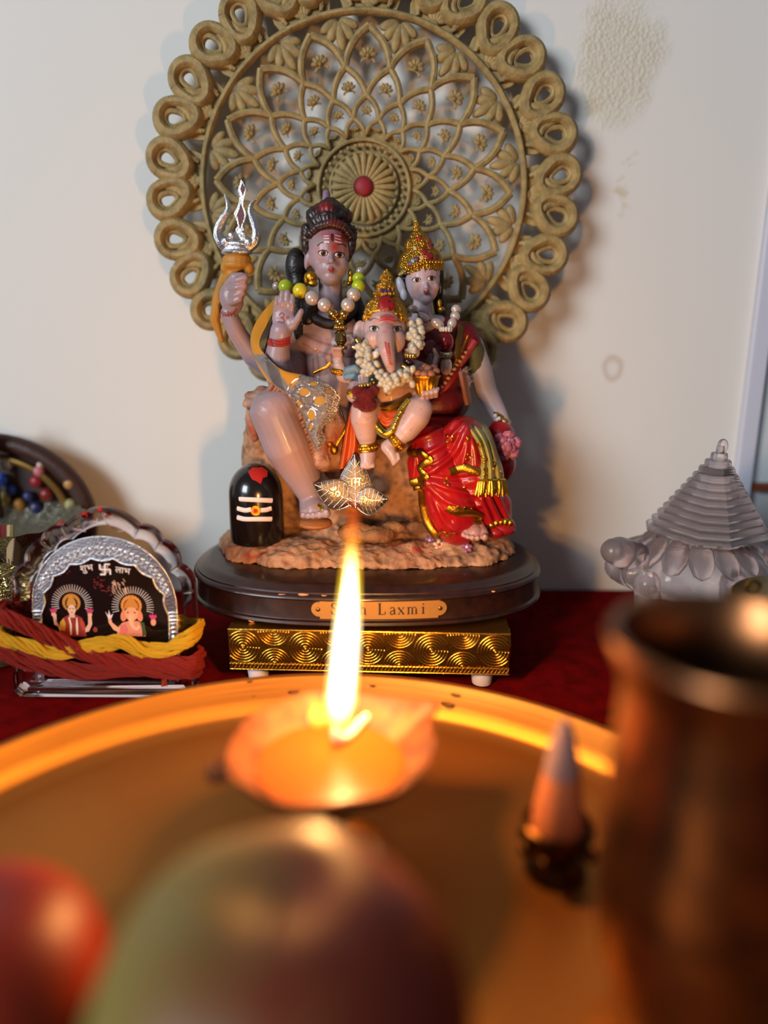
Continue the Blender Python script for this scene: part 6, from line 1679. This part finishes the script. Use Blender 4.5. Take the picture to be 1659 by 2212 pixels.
nk = thing('pearl_drop_necklace', 'necklace of long pearls with dark red pendant hung on the crowned woman', 'necklace', at(963, 812, 44.0))
for (u, v, Y, rx, rz, tl) in [(893, 668, 44.9, 11, 8.5, 30), (915, 686, 44.6, 15, 10, 32), (945, 699, 44.4, 16, 11, 28), (985, 668, 44.9, 11, 10, 0), (983, 683, 44.7, 11, 11, 0), (976, 699, 44.4, 10, 13, 20)]:
    G().el(u, v, Y, rx, min(rx, rz), rz, tl, 18, 12).build('pearl_bead', pearl, nk)
G().tube([at(*p) for p in spline2([(880, 655, 45.3), (893, 668, 44.9), (915, 686, 44.6), (945, 699, 44.4), (963, 712, 44.2), (976, 699, 44.4), (984, 676, 44.8), (986, 655, 45.3)], 3)], .04, 6).build('string', MATS['maroon_string'], nk)
ridged(G(), 963, 711, 44.2, 15, 6, 12).build('white_bead_ring', M('white_seed_beads', '#cfc6be', .3, coat=.4), nk)
G().el(963, 738, 44.2, 17.5, 17.5, 22, seg=20, rings=14).build('dark_red_bead', M('metallic_red_bead', '#7e1420', .25, .3, coat=.6), nk)
ridged(G(), 963, 766, 44.2, 15, 7, 16).build('silver_ring', M('antique_silver_ring', '#b9ae98', .25, 1.), nk); G().el(964, 791, 44.2, 13, 13, 19.5, seg=18, rings=12).build('pearl_drop', pearl, nk)

# jasmine bud garland on the elephant headed child
gl = thing('jasmine_garland', 'garland of waxy white jasmine buds and gold rings on the elephant-headed child', 'garland', at(850, 840, 40.6))
bud_m = M('waxy_bud', '#c6bca6', .3, sss=.15, coat=.25, trans=.15)
bg_ = G().ell((0, 0, 0), (.19, .19, .245), seg=10, rings=8); bud0 = None
def cluster(u, v, Y, n, ru, rv, rY):
    global bud0
    for i in range(n):
        a = random.uniform(0, 2 * PI); q = math.sqrt((i + .5) / n); p = at(u + ru * q * math.cos(a * 1 + i * 2.4), v + rv * q * math.sin(a * 0 + i * 2.4), Y - rY * (1 - q) + random.uniform(-.08, .08))
        d = V((math.cos(i * 2.4) * q * 1.2, -.8 * (1 - q), -math.sin(i * 2.4) * q + random.uniform(-.2, .2)))
        if d.length < .1: d = V((0, -1, 0))
        if bud0 is None:
            o = bg_.__class__(); o.v = [x + ORG[gl.name] for x in bg_.v]; o.f = bg_.f; ob = o.build('jasmine_bud', bud_m, gl); bud0 = ob
        else:
            ob = bud0.copy(); COL.objects.link(ob); ob.parent = gl
        ob.location = (p - ORG[gl.name]) * .01; ob.rotation_euler = d.to_track_quat('Z', 'Y').to_euler()
random.seed(5)
for q in [(785, 755, 41.3, 13, 17, 17, .25), (792, 775, 41.1, 14, 19, 17, .3), (802, 797, 40.9, 14, 19, 15, .3), (815, 806, 40.9, 7, 12, 10, .2), (828, 820, 40.6, 15, 19, 19, .35), (846, 828, 40.5, 13, 17, 17, .35), (860, 820, 40.5, 15, 19, 18, .35), (877, 813, 40.8, 13, 17, 18, .3),
          (894, 706, 42.2, 9, 13, 13, .2), (895, 724, 42.0, 13, 16, 16, .3), (896, 738, 41.9, 10, 16, 12, .3), (891, 755, 41.7, 13, 16, 13, .3)]: cluster(*q)
for (u, v, Y, r, h, tl) in [(777, 742, 41.6, 13, 5, 50), (768, 752, 41.6, 8, 5, 20), (886, 768, 41.5, 15, 6, 6), (879, 795, 41.1, 15, 6, 28), (789, 832, 40.4, 17, 5, -8)]: ridged(G(), u, v, Y, r, h, 12, tl).build('gold_ring', goldb, gl)
G().el(883, 781, 41.3, 14, 14, 10, 15).build('maroon_bead', M('maroon_glass', '#2e0e0e', .15, coat=.5), gl); G().el(808, 822, 40.5, 13, 12, 15, 20).build('dark_glass_bead', M('olive_glass', '#3c3a1c', .05, trans=.5), gl); G().el(757, 731, 42.0, 8, 8, 15, -30).build('clear_bead', M('clear_bead_glass', '#e6e2de', .05, trans=.9), gl)
G().tube([at(*p) for p in spline2([(770, 735, 42), (783, 755, 41.4), (803, 797, 41), (843, 825, 40.7), (879, 797, 41.2), (890, 755, 41.8), (893, 705, 42.4)], 4)], .04, 6).build('string', MATS['maroon_string'], gl)

# red wool tuft
wl = thing('red_wool_tuft', 'fuzzy dark red wool tuft on the knee of elephant-headed child', 'wool tuft', at(788, 890, 40.4))
wm = M('red_wool', '#6e0c14', .95, bump=(30, .8), sheen=.08)
g = G().el(773, 845, 40.3, 15, 14, 13).el(793, 850, 40.2, 19, 16, 12).el(808, 842, 40.3, 13, 13, 11).el(790, 862, 40.2, 18, 14, 12).el(778, 872, 40.2, 18, 14, 11).el(798, 876, 40.2, 17, 14, 14).el(790, 880, 40.3, 18, 12, 10)
wo_, wo_sk = sculpt(g, 'wool_body', wm, wl, voxel=.06, smooth=3, disp=rockdisp(.08, 4, 3))
g = G()
for i in range(420):
    a = random.uniform(0, 2 * PI); u = 790 + 28 * math.sqrt(random.random()) * math.cos(a); v = 862 + 28 * math.sqrt(random.random()) * math.sin(a)
    p, nn = wo_sk.hit(u, v)
    if p is None: continue
    d = (nn + V((random.gauss(0, .8), random.gauss(0, .4), random.gauss(0, .8)))).normalized(); g.tube([p - d * .05, p + d * random.uniform(.05, .13)], .007, 3, caps=False)
g.build('wool_fibres', wm, wl)['kind'] = 'stuff'

# yellow stole with silver lace end
sto = thing('yellow_stole', 'yellow cloth stole with silver lace end draped over the raised-palm arm', 'stole', at(690, 975, 41.2))
Lo = [(590, 648, 44.2), (556, 690, 43.6), (541, 735, 43.0), (556, 788, 42.4), (585, 830, 41.6), (619, 850, 41.0), (637, 869, 40.8), (648, 889, 40.7), (660, 920, 40.7), (671, 950, 40.8), (684, 977, 41.0)]
Up = [(606, 646, 44.0), (578, 698, 43.4), (560, 742, 42.5), (578, 772, 41.9), (612, 800, 41.3), (662, 812, 41.1), (710, 830, 41.1), (734, 860, 41.1), (720, 904, 40.9), (697, 926, 40.8), (704, 950, 40.9), (700, 966, 41.0)]
Ls, Us = spline2(Lo, 14), spline2(Up, 14); NS = len(Ls); NW = 44
sg = G(); PXL = []
def stf(i, j):
    b = j / (NW - 1); l, r = Ls[i], Us[i]; q = [l[c] + (r[c] - l[c]) * b for c in range(3)]; t = i / (NS - 1)
    return q[0], q[1], q[2] - (.35 * math.sin(b * PI) if t > .3 else .1) + .12 * math.sin(b * 7 + t * 9) * min(1, t * 2)
vs = []
for i in range(NS):
    for j in range(NW):
        u, v, Y = stf(i, j); vs.append(at(u, v, Y)); PXL.append((u, v))
fs = [(i * NW + j, (i + 1) * NW + j, (i + 1) * NW + j + 1, i * NW + j + 1) for i in range(NS - 1) for j in range(NW - 1)]
n0 = len(vs); back = [p + V((0, .07, -.02)) for p in vs]
sg.add(vs + back, fs + [tuple(q + n0 for q in f[::-1]) for f in fs])
clo = M('yellow_cloth', '#c07f0e', .75, attr=True, bump=(40, .3), sheen=.3)
st_o = sg.build('stole_cloth', clo, sto, angle=0)
holes = [(657, 847, 11, 9, 30), (691, 866, 12, 10, 0), (673, 897, 8, 12, -15), (646, 873, 6, 7, 0), (710, 846, 8, 6, 20), (678, 829, 9, 5, 15), (672, 922, 4, 8, -20)]
def in_lace(u, v):
    if segd(np.array([u]), np.array([v]), [(655, 806), (640, 836), (622, 850)])[0] < 2: return True
    return (u - 655) * 44 + (v - 806) * 33 > 0 and v > 806 and (u - 622) * .8 + (v - 850) * .6 > -6 and u > 622
def in_hole(u, v, q=1.): return any(((u - a) / (w * q)) ** 2 + ((v - b) / (h * q)) ** 2 < 1 for a, b, w, h, _ in holes)
def in_band(u, v):
    d = (u - 585) * .82 - (v - 805) * .57 - 3
    return -14 < d < 12 and 765 < v < 850
cc = np.ones((2 * n0, 4), 'f')
for idx, (u, v) in enumerate(PXL):
    c_ = lin('#c07f0e')
    if in_lace(u, v): c_ = lin('#b0802a') if in_hole(u, v) else lin('#86807e')
    elif in_band(u, v): c_ = lin('#77706c')
    cc[idx] = c_; cc[n0 + idx] = lin('#a8700e')
a_ = st_o.data.color_attributes.new('Col', 'FLOAT_COLOR', 'POINT'); a_.data.foreach_set('color', cc.ravel())
ss = Skin(np.array([p[:] for p in vs]), faces=fs)
spk = M('sequin_silver', '#c9c6c8', .2, 1.)
g = G(); random.seed(3)
for i in range(2600):
    u = random.uniform(620, 742); v = random.uniform(806, 976)
    if not in_lace(u, v) or in_hole(u, v, 1.15): continue
    p, nn = ss.hit(u, v)
    if p is None: continue
    r = random.uniform(.025, .048); g.ell(p + nn * .02, (r, r, r), seg=6, rings=4)
g.build('lace_sequins', spk, sto)['kind'] = 'stuff'
for (a, b, w, h, tl) in holes: stroke(ss, 'lace_edge', spk, oval(a, b, w * 1.15, h * 1.15, 14, 0) + [(a + w * 1.15, b)], 1.3, sto, 1, n=1)
for pts in ([(652, 812), (632, 826), (622, 846), (634, 862), (646, 880)], [(655, 808), (690, 824), (715, 836), (735, 862)], [(736, 866), (733, 895), (716, 912), (700, 920)], [(650, 890), (660, 920), (672, 945), (684, 968)], [(640, 838), (660, 832), (690, 846), (716, 870)], [(660, 870), (690, 888), (712, 900)], [(700, 920), (688, 940), (690, 965)]): stroke(ss, 'lace_edge', spk, pts, 1.4, sto, 1)
g = G()
for q in range(9): ss.line(g, [(574 + q * 3.3, 776 + q * 2.2 - 6), (580 + q * 3.3, 805 + q * 2.4), (592 + q * 3.2, 828 + q * 2.4)], .9, .8, 5)
for q in range(13): ss.line(g, [(570 + q * 1.9, 772 + q * 5.0), (600 + q * 1.2, 786 + q * 4.6)], .6, .8, 5)
g.build('woven_silver_band', M('dull_silver_thread', '#6e6668', .5, .8), sto)['kind'] = 'stuff'
g = G()
for i in range(60):
    t = random.random(); u = 700 - 14 * t + random.uniform(-3, 3); v = 935 + 40 * t; p = at(u, v, 40.95); g.tube([p, p + V((random.uniform(.0, .3), random.uniform(-.1, .1), random.uniform(-.35, .0)))], .008, 3, caps=False)
for i in range(40):
    p = at(735 - random.uniform(0, 18), 870 + random.uniform(0, 40), 41.1); g.tube([p, p + V((random.uniform(0, .15), 0, random.uniform(-.4, -.1)))], .008, 3, caps=False)
g.build('fringe', M('fringe_pale', '#b9a09a', .6), sto)['kind'] = 'stuff'
# inner fold seen behind the palm
g = G(); g.grid(lambda a, b: at(604 - 36 * a + (22 + 8 * a) * b, 628 + 140 * a - 10 * b, 44.4 - 1.2 * a + .3 * b + .05 * math.sin(a * 60)), 60, 10); g.grid(lambda a, b: at(604 - 36 * a + (22 + 8 * a) * b, 628 + 140 * a - 10 * b, 44.48 - 1.2 * a + .3 * b), 60, 10)
g.build('gauze_inner_fold', M('brown_gauze', '#a5763c', .7, bump=(22, .6)), sto, angle=0)
# frayed scrap on the woman's side
sc_ = thing('frayed_cloth_scrap', 'frayed pale pink cloth scrap tucked beside the red sari blouse', 'cloth', at(1003, 880, 44.3))
def scf(a, b): return at(990 + 16 * b + 14 * a, 805 + 72 * a - 4 * b, 44.4 - .25 * math.sin(b * PI * 1.5))
g = G().grid(scf, 16, 8).grid(lambda a, b: scf(a, b) + V((0, .05, 0)), 16, 8); g.build('scrap', M('pale_pink_cloth', '#a8705a', .8, bump=(20, .5)), sc_, angle=0)
g = G()
for i in range(70):
    p = scf(random.uniform(0, .5), 1) if i % 2 else scf(0, random.random()); g.tube([p, p + V((random.uniform(.0, .35), -.05, random.uniform(-.2, .3)))], .009, 3, caps=False)
g.build('frayed_threads', MATS['fringe_pale'], sc_)['kind'] = 'stuff'

# silver three-leaf offering leaning on the rock
lf = thing('silver_leaf_trio', 'silver foil trio of embossed leaves leaning on the rock behind the flame', 'leaf ornament', at(765, 1110, 41.4))
leafm = M('embossed_silver_leaf', '#6c6560', .34, 1., bump=(12, .3))
def leaf(u0, v0, u1, v1, w, Y0, Y1, text, rot, size):
    dx, dy = u1 - u0, v1 - v0; L = math.hypot(dx, dy); ex, ey = dx / L, dy / L
    def px_(t, b): 
        ww = w * (math.sin(PI * min(max(t, 0), 1) ** .8)) ** 1.08
        return u0 + dx * t - ey * ww * b, v0 + dy * t + ex * ww * b
    def fn(t, b):
        u, v = px_(t, b * 2 - 1); return at(u, v, Y0 + (Y1 - Y0) * t - .12 * (1 - (b * 2 - 1) ** 2))
    g = G().grid(fn, 22, 15).grid(lambda t, b: fn(t, b) + V((0, .04, 0)), 22, 15); o = g.build('leaf', leafm, lf, angle=0)
    S = Skin(np.array([p[:] for p in g.v[:330]]), faces=[f for f in g.f if max(f) < 330])
    stroke(S, 'midrib', silver, [px_(t, 0) for t in (.03, .3, .6, .97)], 1.3, o, 1)
    for sgn in (-1, 1):
        stroke(S, 'leaf_rim', silver, [px_(t, sgn * .95) for t in [.02 + .96 * i / 12 for i in range(13)]], 1.8, o, 1, n=2)
        for t in (.15, .27, .39, .51, .63, .75): stroke(S, 'side_vein', silver, [px_(t, .05 * sgn), px_(t + .1, .85 * sgn)], .8, o, 1)
    cu_, cv_ = (u0 + u1) / 2, (v0 + v1) / 2
    def frm(x, y, z):
        s_ = k(cu_, cv_, Y0); p, nn = S.hit(cu_ + x / s_, cv_ - y / s_)
        if p is None: p = at(cu_, cv_, Y0 - .2); nn = V((0, -1, 0))
        return p + nn * (.06 + z)
    txt(text, 0, 0, size, rot, frm, o, M('letter_silver', '#a29a92', .3, 1.), .05, 'embossed_letter')
    return o
leaf(768, 1100, 766, 979, 36, 41.5, 41.7, '\u0928\u092e\u0903', 0, .68)
leaf(764, 1085, 677, 1046, 34, 41.55, 41.5, '\u0950', .35, .9)
leaf(766, 1085, 839, 1078, 32, 41.5, 41.45, '\u093f\u0936\u0935\u093e\u092f', -.12, .52)
